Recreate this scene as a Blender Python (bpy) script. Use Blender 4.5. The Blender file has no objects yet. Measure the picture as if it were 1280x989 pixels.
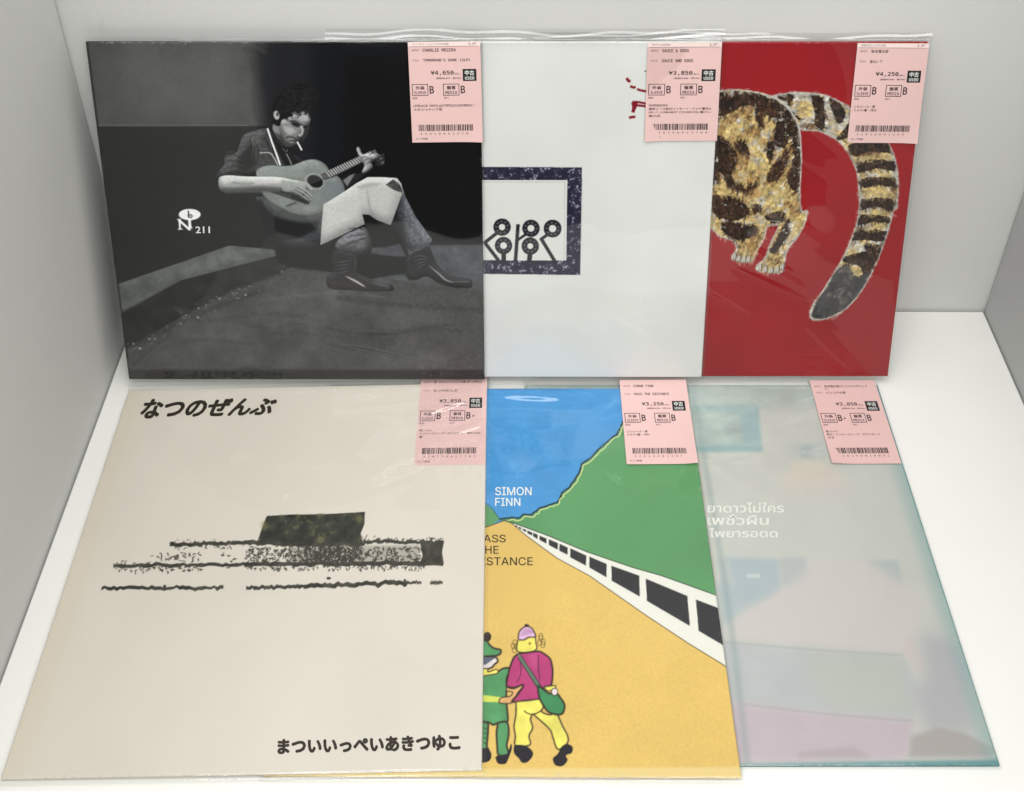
import bpy, bmesh, math
import numpy as np
from mathutils import Matrix, Vector

SC = bpy.context.scene
COL = SC.collection

# ------------------------------------------------------------------ camera
cam_d = bpy.data.cameras.new('camera')
cam_d.sensor_width = 36.0
cam_d.lens = 40.32
cam_d.shift_x = -0.00724
cam_d.shift_y = -0.33805
cam_d.clip_start = 0.02
cam_d.clip_end = 50.0
cam = bpy.data.objects.new('camera', cam_d)
COL.objects.link(cam)
CAM_LOC = (0.01184, -0.7640, 0.8252)
PITCH, YAW, ROLL = 0.60038, 0.00127, 0.00243
CAM_ROT = Matrix.Rotation(YAW, 3, 'Z') @ Matrix.Rotation(math.pi/2 - PITCH, 3, 'X') @ Matrix.Rotation(ROLL, 3, 'Z')
cam.matrix_world = Matrix.Translation(CAM_LOC) @ CAM_ROT.to_4x4()
SC.camera = cam

# ------------------------------------------------------------------ light
SC.view_settings.view_transform = 'Standard'
SC.view_settings.look = 'None'
SC.view_settings.exposure = 0.0
SC.view_settings.gamma = 1.0
world = bpy.data.worlds.new('World')
SC.world = world
world.use_nodes = True
nt = world.node_tree
bg = nt.nodes['Background']
tc = nt.nodes.new('ShaderNodeTexCoord')
sep = nt.nodes.new('ShaderNodeSeparateXYZ')
rmp = nt.nodes.new('ShaderNodeValToRGB')
nt.links.new(tc.outputs['Generated'], sep.inputs[0])
mr = nt.nodes.new('ShaderNodeMapRange')
mr.inputs['From Min'].default_value = -0.3
mr.inputs['From Max'].default_value = 1.0
nt.links.new(sep.outputs['Z'], mr.inputs['Value'])
nt.links.new(mr.outputs[0], rmp.inputs[0])
cr = rmp.color_ramp
cr.elements[0].position = 0.0; cr.elements[0].color = (0.05, 0.05, 0.05, 1)
cr.elements[1].position = 1.0; cr.elements[1].color = (0.62, 0.62, 0.60, 1)
e_ = cr.elements.new(0.33); e_.color = (0.035, 0.035, 0.037, 1)
e_ = cr.elements.new(0.55); e_.color = (0.42, 0.42, 0.41, 1)
nt.links.new(rmp.outputs[0], bg.inputs[0])
bg.inputs[1].default_value = 0.85


def lamp(name, loc, target, sx, sy, power, color):
    d = bpy.data.lights.new(name, 'AREA')
    d.shape = 'RECTANGLE'; d.size = sx; d.size_y = sy
    d.energy = power; d.color = color
    o = bpy.data.objects.new(name, d)
    COL.objects.link(o)
    o.location = loc
    o.rotation_euler = (Vector(target) - Vector(loc)).to_track_quat('-Z', 'Y').to_euler()
    return o


# a shop ceiling: rows of fluorescent fittings
for x, y, p in ((-0.75, -0.55, 6.5), (0.75, -0.55, 7.5), (0.0, -1.05, 8.0), (-0.8, -1.75, 13.0), (0.8, -1.75, 13.0), (0.05, -0.35, 5.5), (0.0, -2.3, 12.0)):
    lamp('ceiling_lamp', (x, y, 2.05), (x*0.8, min(y+0.15, -0.1) if y > -1.5 else -0.2, 0.1), 1.15, 0.20, p*1.03, (1.0, 0.998, 0.99))


# ------------------------------------------------------------------ materials
def new_mat(name):
    m = bpy.data.materials.new(name)
    m.use_nodes = True
    return m, m.node_tree, m.node_tree.nodes['Principled BSDF']


def flat_mat(name, rgb, rough=0.6, spec=0.3, mottling=0.0, scale=40.0, bump=0.0, bscale=400.0):
    m, t, p = new_mat(name)
    col = tuple(s2l(c/255.0) for c in rgb) + (1,)
    p.inputs['Base Color'].default_value = col
    p.inputs['Roughness'].default_value = rough
    p.inputs['Specular IOR Level'].default_value = spec
    tcx = t.nodes.new('ShaderNodeTexCoord')
    if mottling > 0:
        n = t.nodes.new('ShaderNodeTexNoise')
        n.inputs['Scale'].default_value = scale
        n.inputs['Detail'].default_value = 6.0
        t.links.new(tcx.outputs['Object'], n.inputs['Vector'])
        mx = t.nodes.new('ShaderNodeMix'); mx.data_type = 'RGBA'
        mx.inputs[6].default_value = tuple(c*(1-mottling) for c in col[:3]) + (1,)
        mx.inputs[7].default_value = tuple(min(1, c*(1+mottling)) for c in col[:3]) + (1,)
        t.links.new(n.outputs[0], mx.inputs[0])
        n3 = t.nodes.new('ShaderNodeTexNoise')
        n3.inputs['Scale'].default_value = 32.0; n3.inputs['Detail'].default_value = 8.0; n3.inputs['Roughness'].default_value = 0.75
        t.links.new(tcx.outputs['Object'], n3.inputs['Vector'])
        r3 = t.nodes.new('ShaderNodeValToRGB')
        r3.color_ramp.elements[0].position = 0.64; r3.color_ramp.elements[0].color = (1, 1, 1, 1)
        r3.color_ramp.elements[1].position = 0.72; r3.color_ramp.elements[1].color = (0.88, 0.87, 0.85, 1)
        t.links.new(n3.outputs[0], r3.inputs[0])
        m3 = t.nodes.new('ShaderNodeMix'); m3.data_type = 'RGBA'; m3.blend_type = 'MULTIPLY'
        m3.inputs[0].default_value = 0.8 if bump > 0 else 0.0
        t.links.new(mx.outputs[2], m3.inputs[6]); t.links.new(r3.outputs[0], m3.inputs[7])
        t.links.new(m3.outputs[2], p.inputs['Base Color'])
    if bump > 0:
        n2 = t.nodes.new('ShaderNodeTexNoise')
        n2.inputs['Scale'].default_value = bscale
        n2.inputs['Detail'].default_value = 4.0
        t.links.new(tcx.outputs['Object'], n2.inputs['Vector'])
        b = t.nodes.new('ShaderNodeBump')
        b.inputs['Strength'].default_value = bump
        b.inputs['Distance'].default_value = 0.0006
        t.links.new(n2.outputs[0], b.inputs['Height'])
        t.links.new(b.outputs[0], p.inputs['Normal'])
    return m


def s2l(c):
    return c/12.92 if c <= 0.04045 else ((c+0.055)/1.055)**2.4


def s2l_np(a):
    a = np.clip(a, 0, 1)
    return np.where(a <= 0.04045, a/12.92, ((a+0.055)/1.055)**2.4)


def print_mat():
    m, t, p = new_mat('printed_card')
    at = t.nodes.new('ShaderNodeAttribute'); at.attribute_name = 'print_colour'
    n = t.nodes.new('ShaderNodeTexNoise'); n.inputs['Scale'].default_value = 900.0
    tcx = t.nodes.new('ShaderNodeTexCoord')
    t.links.new(tcx.outputs['Object'], n.inputs['Vector'])
    mx = t.nodes.new('ShaderNodeMix'); mx.data_type = 'RGBA'; mx.blend_type = 'MULTIPLY'
    mx.inputs[0].default_value = 0.10
    t.links.new(at.outputs['Color'], mx.inputs[6])
    t.links.new(n.outputs[0], mx.inputs[7])
    t.links.new(mx.outputs[2], p.inputs['Base Color'])
    p.inputs['Roughness'].default_value = 0.6
    p.inputs['Specular IOR Level'].default_value = 0.15
    return m


def film_mat():
    m = bpy.data.materials.new('clear_film')
    m.use_nodes = True
    t = m.node_tree
    for n in list(t.nodes):
        t.nodes.remove(n)
    out = t.nodes.new('ShaderNodeOutputMaterial')
    tr = t.nodes.new('ShaderNodeBsdfTransparent')
    tr.inputs[0].default_value = (0.985, 0.987, 0.985, 1)
    gl = t.nodes.new('ShaderNodeBsdfGlossy')
    gl.inputs['Roughness'].default_value = 0.04
    lw = t.nodes.new('ShaderNodeLayerWeight')
    pw = t.nodes.new('ShaderNodeMath'); pw.operation = 'POWER'; pw.inputs[1].default_value = 5.0
    t.links.new(lw.outputs['Facing'], pw.inputs[0])
    ma = t.nodes.new('ShaderNodeMath'); ma.operation = 'MULTIPLY_ADD'
    ma.inputs[1].default_value = 0.85; ma.inputs[2].default_value = 0.046
    t.links.new(pw.outputs[0], ma.inputs[0])
    mx = t.nodes.new('ShaderNodeMixShader')
    t.links.new(ma.outputs[0], mx.inputs[0])
    t.links.new(tr.outputs[0], mx.inputs[1])
    t.links.new(gl.outputs[0], mx.inputs[2])
    t.links.new(mx.outputs[0], out.inputs[0])
    return m


M_PRINT = print_mat()
M_FILM = film_mat()
M_TABLE = flat_mat('white_laminate', (233, 233, 228), 0.35, 0.35, 0.02, 14.0, 0.12, 260.0)
M_WALL = flat_mat('grey_painted_board', (210, 210, 207), 0.75, 0.2, 0.025, 9.0, 0.35, 700.0)
M_WALLR = flat_mat('grey_felt_board', (184, 184, 183), 0.85, 0.2, 0.04, 12.0, 0.4, 600.0)
M_STICK = flat_mat('pink_label_paper', (219, 184, 180), 0.55, 0.3, 0.025, 60.0)
M_STICKTOP = flat_mat('pale_pink_label_paper', (236, 214, 208), 0.55, 0.3, 0.02, 60.0)
M_INK = flat_mat('black_thermal_ink', (52, 40, 44), 0.6, 0.2)
M_INKBLOCK = flat_mat('solid_black_ink', (38, 36, 36), 0.6, 0.2)
M_WHITEINK = flat_mat('white_ink', (226, 228, 222), 0.6, 0.2)
M_TITLE = flat_mat('dark_sepia_ink', (46, 38, 30), 0.6, 0.2)
M_BROWNINK = flat_mat('brown_black_ink', (52, 34, 22), 0.6, 0.2)
M_THAI = flat_mat('pale_white_ink', (219, 221, 213), 0.6, 0.2)


# ------------------------------------------------------------------ mesh helpers
def link_mesh(name, verts, faces, mats, parent=None, smooth=False, mat_idx=None):
    me = bpy.data.meshes.new(name)
    me.from_pydata(verts, [], faces)
    for m in mats:
        me.materials.append(m)
    if mat_idx is not None:
        me.polygons.foreach_set('material_index', mat_idx)
    if smooth:
        me.polygons.foreach_set('use_smooth', [True]*len(me.polygons))
    me.update()
    o = bpy.data.objects.new(name, me)
    COL.objects.link(o)
    if parent:
        o.parent = parent
    return o


def box_obj(name, x0, x1, y0, y1, z0, z1, mat, bevel=0.0, kind=None):
    bm = bmesh.new()
    bmesh.ops.create_cube(bm, size=1.0)
    for v in bm.verts:
        v.co = ((x0+x1)/2 + v.co.x*(x1-x0), (y0+y1)/2 + v.co.y*(y1-y0), (z0+z1)/2 + v.co.z*(z1-z0))
    if bevel:
        bmesh.ops.bevel(bm, geom=list(bm.edges), offset=bevel, segments=3, affect='EDGES')
    me = bpy.data.meshes.new(name)
    bm.to_mesh(me); bm.free()
    me.materials.append(mat)
    o = bpy.data.objects.new(name, me)
    COL.objects.link(o)
    if kind:
        o['kind'] = kind
    return o


# ------------------------------------------------------------------ the setting: white display bay
XL, XR = -0.3547, 0.4562
box_obj('table_top', XL+0.0015, XR-0.0012, -0.75, 0.0004, -0.03, 0.0, M_TABLE, 0.0012, 'structure')
box_obj('back_wall', XL-0.02, XR+0.02, 0.0022, 0.02, -0.05, 0.62, M_WALL, 0.0, 'structure')
box_obj('left_wall', XL-0.02, XL, -0.75, -0.0002, -0.05, 0.6195, M_WALL, 0.0, 'structure')
box_obj('right_wall', XR, XR+0.02, -0.75, -0.0002, -0.05, 0.6195, M_WALLR, 0.0, 'structure')


# ------------------------------------------------------------------ geometry of the six records
LEAN = 1.2985
EX = Vector((1, 0, 0))


def frame_back(origin, size, roll, th):
    ux = Vector((1, 0, 0)); uy = Vector((0, math.cos(LEAN), math.sin(LEAN)))
    return frame(origin, size, roll, th, ux, uy)


def frame_front(origin, size, roll, th, tilt):
    ux = Vector((math.cos(tilt), 0, math.sin(tilt))); uy = Vector((0, 1, 0))
    return frame(origin, size, roll, th, ux, uy)


def frame(origin, size, roll, th, ux, uy):
    X = ux*math.cos(roll) + uy*math.sin(roll)
    Y = -ux*math.sin(roll) + uy*math.cos(roll)
    N = X.cross(Y)
    return dict(o=Vector(origin), X=X, Y=Y, N=N, s=size, th=th)


FR = {
    'guitar': frame_back((-0.33339, -0.09374, 0.01125), 0.31419, 0.0032, 0.0030),
    'white': frame_back((-0.13986, -0.09003, 0.01116), 0.31288, 0.00285, 0.0026),
    'cat': frame_back((0.02598, -0.08692, 0.00889), 0.31322, 0.00396, 0.0026),
    'cream': frame_front((-0.32841, -0.41391, 0.00312), 0.31632, 0.01587, 0.0024, 0.0145),
    'road': frame_front((-0.15683, -0.41090, 0.00308), 0.3150, -0.0060, 0.0024, 0.0145),
    'blue': frame_front((0.01869, -0.40435, 0.00310), 0.31318, 0.00465, 0.0026, 0.0),
}


def photo_px(P):
    """where a point of a cover lies on the reference picture's 1280 x 989 sheet (used to lay out the print)"""
    d = CAM_ROT.transposed() @ (Vector(P) - Vector(CAM_LOC))
    f = 1433.64
    return (649.27 + f*d.x/-d.z, 61.8 - f*d.y/-d.z)


def homography(F):
    src = []
    for u, v in ((0, 0), (1, 0), (1, 1), (0, 1)):
        src.append(photo_px(F['o'] + F['X']*(u*F['s']) + F['Y']*(v*F['s'])))
    A = []; b = []
    for (x, y), (u, v) in zip(src, ((0, 0), (1, 0), (1, 1), (0, 1))):
        A.append([x, y, 1, 0, 0, 0, -u*x, -u*y]); b.append(u)
        A.append([0, 0, 0, x, y, 1, -v*x, -v*y]); b.append(v)
    h = np.linalg.solve(np.array(A), np.array(b))
    return np.append(h, 1.0).reshape(3, 3)


# ------------------------------------------------------------------ a small painting engine for the printed covers
RES = 600
SS = 3
N = RES*SS
_rng = np.random.default_rng(7)


def upsample(a, n):
    m = a.shape[0]
    t = np.linspace(0, m-1.001, n)
    i = t.astype(int); f = (t-i)[:, None]
    f = f*f*(3-2*f)
    r = a[i]*(1-f) + a[i+1]*f
    r = r.T
    r = r[i]*(1-f) + r[i+1]*f
    return r.T


def fbm(cells, octaves=4, seed=0, n=N, gain=0.55):
    rng = np.random.default_rng(seed)
    out = np.zeros((n, n), np.float32); amp = 1.0; tot = 0
    for k in range(octaves):
        c = min(int(cells*2**k)+2, n//2)
        out += amp*upsample(rng.random((c, c)).astype(np.float32), n).astype(np.float32)
        tot += amp; amp *= gain
    out /= tot
    return (out-out.mean())/(out.std()+1e-6)


def box_blur(a, r):
    if r < 1:
        return a
    r = int(r)
    for ax in (0, 1):
        p = np.pad(a, [(r+1, r) if i == ax else (0, 0) for i in (0, 1)], mode='edge')
        c = np.cumsum(p, axis=ax, dtype=np.float64)
        if ax == 0:
            a = (c[2*r+1:] - c[:-(2*r+1)])/(2*r+1)
        else:
            a = (c[:, 2*r+1:] - c[:, :-(2*r+1)])/(2*r+1)
    return a.astype(np.float32)


def catmull(P, closed=True, n=6):
    P = np.asarray(P, float); m = len(P); out = []
    rngi = range(m) if closed else range(m-1)
    for i in rngi:
        if closed:
            p0, p1, p2, p3 = P[i-1], P[i], P[(i+1) % m], P[(i+2) % m]
        else:
            p0, p1, p2, p3 = P[max(i-1, 0)], P[i], P[i+1], P[min(i+2, m-1)]
        for k in range(n):
            t = k/n
            out.append(0.5*((2*p1) + (-p0+p2)*t + (2*p0-5*p1+4*p2-p3)*t*t + (-p0+3*p1-3*p2+p3)*t**3))
    if not closed:
        out.append(P[-1])
    return np.array(out)


class Art:
    def __init__(self, F, base):
        self.F = F
        self.H = homography(F)
        self.img = np.empty((N, N, 3), np.float32)
        self.img[:] = np.array(base, np.float32)/255.0
        p = self.uv([(640, 300 if F['Y'].z > 0.5 else 720), (641, 300 if F['Y'].z > 0.5 else 720)])
        self.k = abs(p[1, 0]-p[0, 0])*N      # raster pixels per photo pixel

    def uv(self, pts):
        p = np.asarray(pts, float)
        q = np.c_[p, np.ones(len(p))] @ self.H.T
        return q[:, :2]/q[:, 2:3]

    def ras(self, pts):
        q = self.uv(pts)
        return np.c_[q[:, 0]*N, (1-q[:, 1])*N]

    def cover(self, P, blur=0.0):
        b = int(blur*self.k)+2
        pad = b*3+2
        x0 = max(int(P[:, 0].min())-pad, 0); x1 = min(int(P[:, 0].max())+pad+1, N)
        y0 = max(int(P[:, 1].min())-pad, 0); y1 = min(int(P[:, 1].max())+pad+1, N)
        if x1 <= x0 or y1 <= y0:
            return None
        w = x1-x0; h = y1-y0
        M = np.zeros((h, w), np.float32)
        A = P; B = np.roll(P, -1, 0)
        for r in range(max(0, int(P[:, 1].min())-y0-1), min(h, int(P[:, 1].max())-y0+2)):
            y = y0+r+0.5
            k = (A[:, 1] <= y) != (B[:, 1] <= y)
            if not k.any():
                continue
            a = A[k]; c = B[k]
            xs = np.sort(a[:, 0] + (y-a[:, 1])*(c[:, 0]-a[:, 0])/(c[:, 1]-a[:, 1])) - x0
            for s, e in zip(xs[::2], xs[1::2]):
                i0 = max(int(math.ceil(s-0.5)), 0); i1 = min(int(math.floor(e-0.5))+1, w)
                if i1 > i0:
                    M[r, i0:i1] = 1.0
        if blur > 0:
            rr = max(1, int(blur*self.k*0.6))
            M = box_blur(box_blur(M, rr), rr)
        return x0, x1, y0, y1, M

    def paint(self, cov, col, a=1.0, tex=None, amp=0.0, form=None):
        if cov is None:
            return
        x0, x1, y0, y1, M = cov
        c = np.array(col, np.float32)/255.0
        reg = self.img[y0:y1, x0:x1]
        src = np.broadcast_to(c, reg.shape)
        if tex is not None:
            src = src*(1+amp*tex[y0:y1, x0:x1, None])
        if form is not None:       # drawn modelling of a rounded shape: radius, strength, direction of its light on the print
            rad, st, lx, ly = form
            rr = max(2, int(rad*self.k))
            P_ = np.pad(M, 2*rr)
            B_ = box_blur(box_blur(P_, rr), rr)
            gy, gx = np.gradient(B_)
            sl = -(gx*lx+gy*ly)*rr*2.4
            core = np.clip((B_-0.5)*2, 0, 1)
            sh = (1+st*sl)*(1-0.35*st*(1-core))
            src = src*np.clip(sh, 0.15, 1.9)[2*rr:-2*rr, 2*rr:-2*rr, None]
        m = (M*a)[..., None]
        self.img[y0:y1, x0:x1] = reg*(1-m) + np.clip(src, 0, 1)*m

    def fill(self, pts, col, a=1.0, blur=0.0, smooth=False, tex=None, amp=0.0, mask=None, form=None):
        P = self.ras(pts)
        if smooth:
            P = catmull(P)
        c = self.cover(P, blur)
        if c is not None and mask is not None:
            x0, x1, y0, y1, M = c
            c = (x0, x1, y0, y1, M*mask[y0:y1, x0:x1])
        self.paint(c, col, a, tex, amp, form)

    def line(self, pts, width, col, a=1.0, blur=0.0, smooth=True, tex=None, amp=0.0, taper=False):
        P = self.ras(pts)
        if smooth and len(P) > 2:
            P = catmull(P, closed=False)
        d = np.gradient(P, axis=0)
        d /= np.linalg.norm(d, axis=1, keepdims=True)+1e-9
        nn = np.c_[-d[:, 1], d[:, 0]]
        hw = np.full(len(P), width*self.k*0.5)
        if taper:
            hw *= 0.25+0.75*np.sin(np.linspace(0.0, math.pi, len(P)))
        hw = hw[:, None]
        Q = np.r_[P+nn*hw, (P-nn*hw)[::-1]]
        self.paint(self.cover(Q, blur), col, a, tex, amp)

    def dot(self, x, y, rx, ry, col, a=1.0, blur=0.0, rot=0.0):
        t = np.linspace(0, 2*math.pi, 28, endpoint=False)
        ca, sa = math.cos(rot), math.sin(rot)
        self.fill([(x+rx*math.cos(q)*ca-ry*math.sin(q)*sa, y+rx*math.cos(q)*sa+ry*math.sin(q)*ca) for q in t], col, a, blur)

    def mask_of(self, pts, smooth=False, blur=0.0):
        P = self.ras(pts)
        if smooth:
            P = catmull(P)
        c = self.cover(P, blur)
        full = np.zeros((N, N), np.float32)
        if c:
            x0, x1, y0, y1, M = c
            full[y0:y1, x0:x1] = M
        return full

    def result(self):
        a = self.img.reshape(RES, SS, RES, SS, 3).mean(axis=(1, 3))
        return a[::-1]         # row 0 = bottom


def Z(ox, oy, s):
    return lambda *pts: [(ox+x/s, oy+y/s) for x, y in pts]


# ---------- cover: guitarist, black and white photograph
def art_guitar():
    F = FR['guitar']; A = Art(F, (33, 33, 33))
    g1 = fbm(40, 5, 1); g2 = fbm(180, 3, 2); g3 = fbm(14, 4, 3)
    # wall behind the sitter
    A.fill([(100, 40), (620, 40), (620, 320), (100, 330)], (30, 30, 31))
    A.fill([(100, 40), (345, 40), (345, 158), (100, 158)], (62, 62, 61), tex=g3, amp=0.04)
    A.fill([(150, 70), (285, 60), (285, 150), (170, 150)], (80, 80, 78), a=0.55, blur=26)
    A.fill([(318, 40), (430, 40), (430, 330), (335, 330), (330, 158)], (22, 23, 26), a=0.9, blur=12)
    A.fill([(390, 40), (620, 40), (620, 310), (390, 310)], (9, 11, 15), blur=16)
    A.fill([(430, 70), (620, 70), (620, 306), (430, 306)], (4, 4, 5), blur=14)
    A.line([(112, 157), (310, 157)], 1.6, (92, 92, 90), a=0.8, blur=0.6)
    A.fill([(100, 160), (300, 160), (318, 330), (100, 360)], (27, 28, 28), a=0.8, blur=6)
    # pavement and bench
    A.fill([(120, 440), (190, 396), (300, 358), (372, 332), (450, 318), (520, 307), (640, 306), (640, 500), (120, 500)],
           (58, 59, 59), tex=g2, amp=0.045)
    A.fill([(420, 308), (640, 306), (640, 350), (430, 352)], (62, 66, 71), a=0.75, blur=9, tex=g1, amp=0.1)
    A.fill([(160, 455), (270, 380), (430, 345), (560, 400), (600, 470), (160, 480)], (70, 70, 69), a=0.45, blur=22, tex=g3, amp=0.12)
    for (pts, w, c, a_) in (
            ([(420, 372), (480, 380), (560, 385), (605, 388)], 6, (44, 46, 48), .55),
            ([(400, 410), (470, 418), (540, 408), (590, 404)], 5, (46, 46, 46), .4),
            ([(250, 402), (330, 392), (380, 396)], 5, (48, 48, 48), .35),
            ([(190, 440), (250, 425), (320, 430)], 6, (48, 48, 48), .35),
            ([(320, 376), (420, 366), (480, 372)], 4, (88, 88, 86), .35),
            ([(170, 432), (240, 396), (330, 362)], 7, (40, 40, 40), .5)):
        A.line(pts, w, c, a_, 3, tex=g2, amp=.1)
    A.fill([(140, 462), (620, 462), (620, 490), (140, 490)], (30, 30, 30), a=0.75, blur=3)
    z4 = Z(130, 240, 2.56)
    A.fill([(130, 362), (145, 356), (287, 307), (350, 313), (352, 319), (225, 350), (170, 380), (140, 397)], (76, 79, 78), tex=g1, amp=0.06)
    A.fill([(285, 309), (345, 314), (300, 326), (235, 343), (205, 350)], (90, 93, 91), a=.55, blur=5, tex=g1, amp=.06)
    A.fill([(140, 395), (170, 380), (225, 350), (352, 317), (356, 341), (292, 362), (225, 397), (148, 441)], (30, 32, 32), tex=g1, amp=0.07, blur=.8)
    A.line([(143, 395), (172, 380), (226, 350), (350, 318)], 1.4, (92, 95, 93), .6, .7, smooth=False)
    A.line([(150, 441), (226, 398), (292, 363), (354, 342)], 3.0, (44, 45, 45), .6, 1.5, smooth=False)
    rng = np.random.default_rng(11)
    for i in range(110):
        t = rng.random(); x = 158+t*200; y = 436-t*100+rng.normal(0, 5)+6*math.sin(9*t)
        r = 0.5+1.1*rng.random()**2
        c = int(72+75*rng.random()**2)
        A.dot(x, y, r*1.3, r, (c, c, c), 0.7)
    for i in range(110):
        x = 160+rng.random()*440; y = 345+rng.random()*120
        if y < 436-(x-158)/200*100+6 and x < 360: continue
        c = int(50+50*rng.random())
        A.dot(x, y, 0.5+rng.random()*1.2, .5, (c, c, c), 0.35)
    # ---- sitter
    z2 = Z(250, 90, 6.4); z3 = Z(400, 160, 4.71)
    # shade under the sitter
    A.fill(z4((545, 185), (700, 140), (830, 100), (960, 140), (985, 260), (800, 275), (720, 255), (620, 245), (560, 225)), (13, 14, 15), blur=2.5)
    # seat leg and thigh
    A.fill(z4((488, 30), (500, 15), (560, 20), (720, 10), (720, 165), (660, 185), (610, 190), (560, 180), (525, 130)), (54, 57, 60), tex=g2, amp=.08, smooth=True, form=(8, .8, .2, -.9))
    A.fill(z4((488, 30), (505, 25), (545, 120), (560, 180), (525, 140)), (24, 25, 27), a=.8, blur=2)
    for k in range(6):
        A.line(z4((505+9*k, 75+14*k), (530+6*k, 78+12*k), (560+2*k, 70+16*k)), 1.1, (82, 86, 90), .5, .8)
    # jacket
    A.fill(z2((140, 840), (165, 780), (195, 740), (205, 670), (290, 650), (320, 570), (355, 505), (440, 472), (535, 455), (600, 520), (660, 600), (720, 650), (790, 690), (850, 760), (800, 800), (600, 830), (300, 850)),
           (52, 52, 53), tex=g2, amp=.10, smooth=True, form=(6, .8, -.45, -.9))
    A.fill(z2((560, 480), (640, 580), (760, 680), (850, 740), (820, 790), (700, 790), (620, 640)), (20, 20, 21), a=.9, blur=2)
    A.fill(z2((300, 690), (430, 560), (450, 750), (300, 830)), (26, 26, 27), a=.85, blur=3)
    A.fill(z2((380, 500), (440, 478), (520, 470), (500, 560), (440, 600), (380, 560)), (72, 72, 72), a=.7, blur=3, tex=g2, amp=.1)
    for k in range(9):
        y = 640+k*23
        A.line(z2((185+abs(k-4)*3, y+20), (250+k*6, y), (330+k*5, y+25)), 1.4, (80, 80, 80) if k % 2 == 0 else (28, 28, 28), .55, .8, taper=True)
    A.line(z2((350, 515), (395, 500), (450, 490)), 1.6, (100, 100, 100), .6, .8)
    for q in (((440, 560), (470, 640), (460, 740)), ((500, 500), (540, 560), (560, 620)), ((400, 520), (410, 600), (400, 680)), ((560, 560), (590, 640), (600, 720))):
        A.line(z2(*q), 1.5, (24, 24, 25), .7, .8, taper=True)
        A.line(z2(*[(x+14, y) for x, y in q]), 1.1, (88, 88, 88), .5, .7, taper=True)
    # strap and piping
    A.line(z2((540, 452), (575, 560), (612, 660), (648, 765)), 2.0, (212, 212, 210))
    A.line(z2((478, 648), (560, 650), (592, 690), (625, 750)), 1.2, (160, 160, 158))
    A.line(z2((480, 620), (540, 616)), .8, (110, 110, 110), .6)
    A.line(z2((690, 655), (715, 700), (735, 750)), 1.2, (150, 150, 150), .8)
    A.line(z2((660, 610), (690, 640), (700, 620)), 1.0, (110, 110, 110), .7)
    # neck, head
    A.fill(z2((585, 420), (640, 440), (720, 570), (690, 600), (620, 530), (580, 460)), (112, 112, 112), blur=.7)
    A.fill(z2((600, 480), (660, 520), (700, 600), (650, 590)), (42, 42, 42), a=.8, blur=1.5)
    A.fill(z2((625, 400), (690, 368), (760, 322), (840, 318), (872, 350), (884, 385), (866, 440), (842, 470), (826, 505), (800, 540), (772, 575), (722, 600), (672, 555), (640, 490)),
           (112, 112, 112), smooth=True, form=(4, .6, -.2, -1), blur=.4)
    A.fill(z2((640, 420), (690, 430), (700, 480), (670, 530), (640, 480)), (82, 82, 82), a=.7, blur=2.2)
    A.fill(z2((655, 425), (740, 450), (765, 480), (720, 505), (675, 480)), (150, 150, 149), a=.8, blur=2.0)
    A.fill(z2((760, 350), (850, 335), (872, 365), (866, 398), (800, 392)), (150, 149, 154), a=.85, blur=2.2)
    A.fill(z2((700, 385), (760, 380), (800, 398), (790, 412), (740, 398)), (104, 104, 104), a=.7, blur=1.2)
    A.fill(z2((722, 402), (762, 402), (806, 426), (788, 446), (745, 432)), (18, 18, 19), a=.95, blur=1.3)
    A.fill(z2((824, 428), (870, 432), (852, 456), (828, 456)), (20, 20, 21), a=.9, blur=1.2)
    A.line(z2((708, 396), (755, 394), (800, 416), (822, 424)), 1.5, (26, 26, 27), .9, .6)
    A.line(z2((808, 436), (822, 470), (812, 505)), 2.6, (168, 168, 167), .85, 1.0)
    A.fill(z2((780, 500), (812, 496), (818, 516), (795, 524)), (150, 150, 149), a=.85, blur=.8)
    A.line(z2((778, 512), (790, 522), (812, 520)), 1.0, (36, 36, 37), .85, .4)
    A.fill(z2((836, 462), (880, 430), (862, 500), (822, 560), (812, 530), (826, 500)), (44, 44, 46), a=.9, blur=1.4)
    A.line(z2((688, 530), (712, 520), (745, 526), (782, 548)), 2.2, (40, 40, 40), .85, .9)
    A.line(z2((714, 552), (745, 552), (772, 560)), 1.2, (26, 26, 26), .9, .4)
    A.line(z2((716, 566), (745, 566), (766, 570)), 1.5, (128, 128, 127), .7, .6)
    A.fill(z2((700, 575), (740, 578), (765, 582), (722, 604), (690, 590)), (62, 62, 62), a=.75, blur=1.2)
    A.fill(z2((640, 470), (680, 550), (722, 600), (690, 600), (645, 540)), (52, 52, 52), a=.75, blur=1.6)
    A.line(z2((778, 560), (815, 628)), 1.9, (205, 205, 203))
    hair = z2((585, 330), (588, 250), (620, 180), (670, 130), (740, 105), (830, 98), (905, 130), (935, 200), (925, 280), (895, 345), (868, 312), (840, 330), (815, 305), (790, 335), (765, 320), (735, 355), (690, 372), (655, 388), (640, 430), (608, 430), (588, 390))
    A.fill(hair, (18, 18, 19), smooth=True, tex=g2, amp=.2, blur=.8)
    for k in range(90):
        q = hair[rng.integers(0, 17)]
        x, y = q[0]+rng.normal(0, 2.2), q[1]+rng.normal(0, 2.2)
        t = np.linspace(0, 4.5, 6)+rng.random()*6; r = .8+rng.random()*1.3
        A.line([(x+r*math.cos(b), y+r*math.sin(b)) for b in t], .8, (20, 20, 21), .8, .2)
    for k in range(46):
        x = 610+rng.random()*290; y = 120+rng.random()*200
        A.line(z2((x, y), (x+rng.normal(0, 22), y+14), (x+rng.normal(0, 26), y+26)), .7, (48, 48, 50), .45, .3)
    A.dot(*z2((612, 348))[0], 3.6, 5.6, (150, 150, 150), 1, .5, rot=-.2)
    A.dot(*z2((620, 340))[0], 1.6, 2.8, (50, 50, 50), .9, .5)
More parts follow.
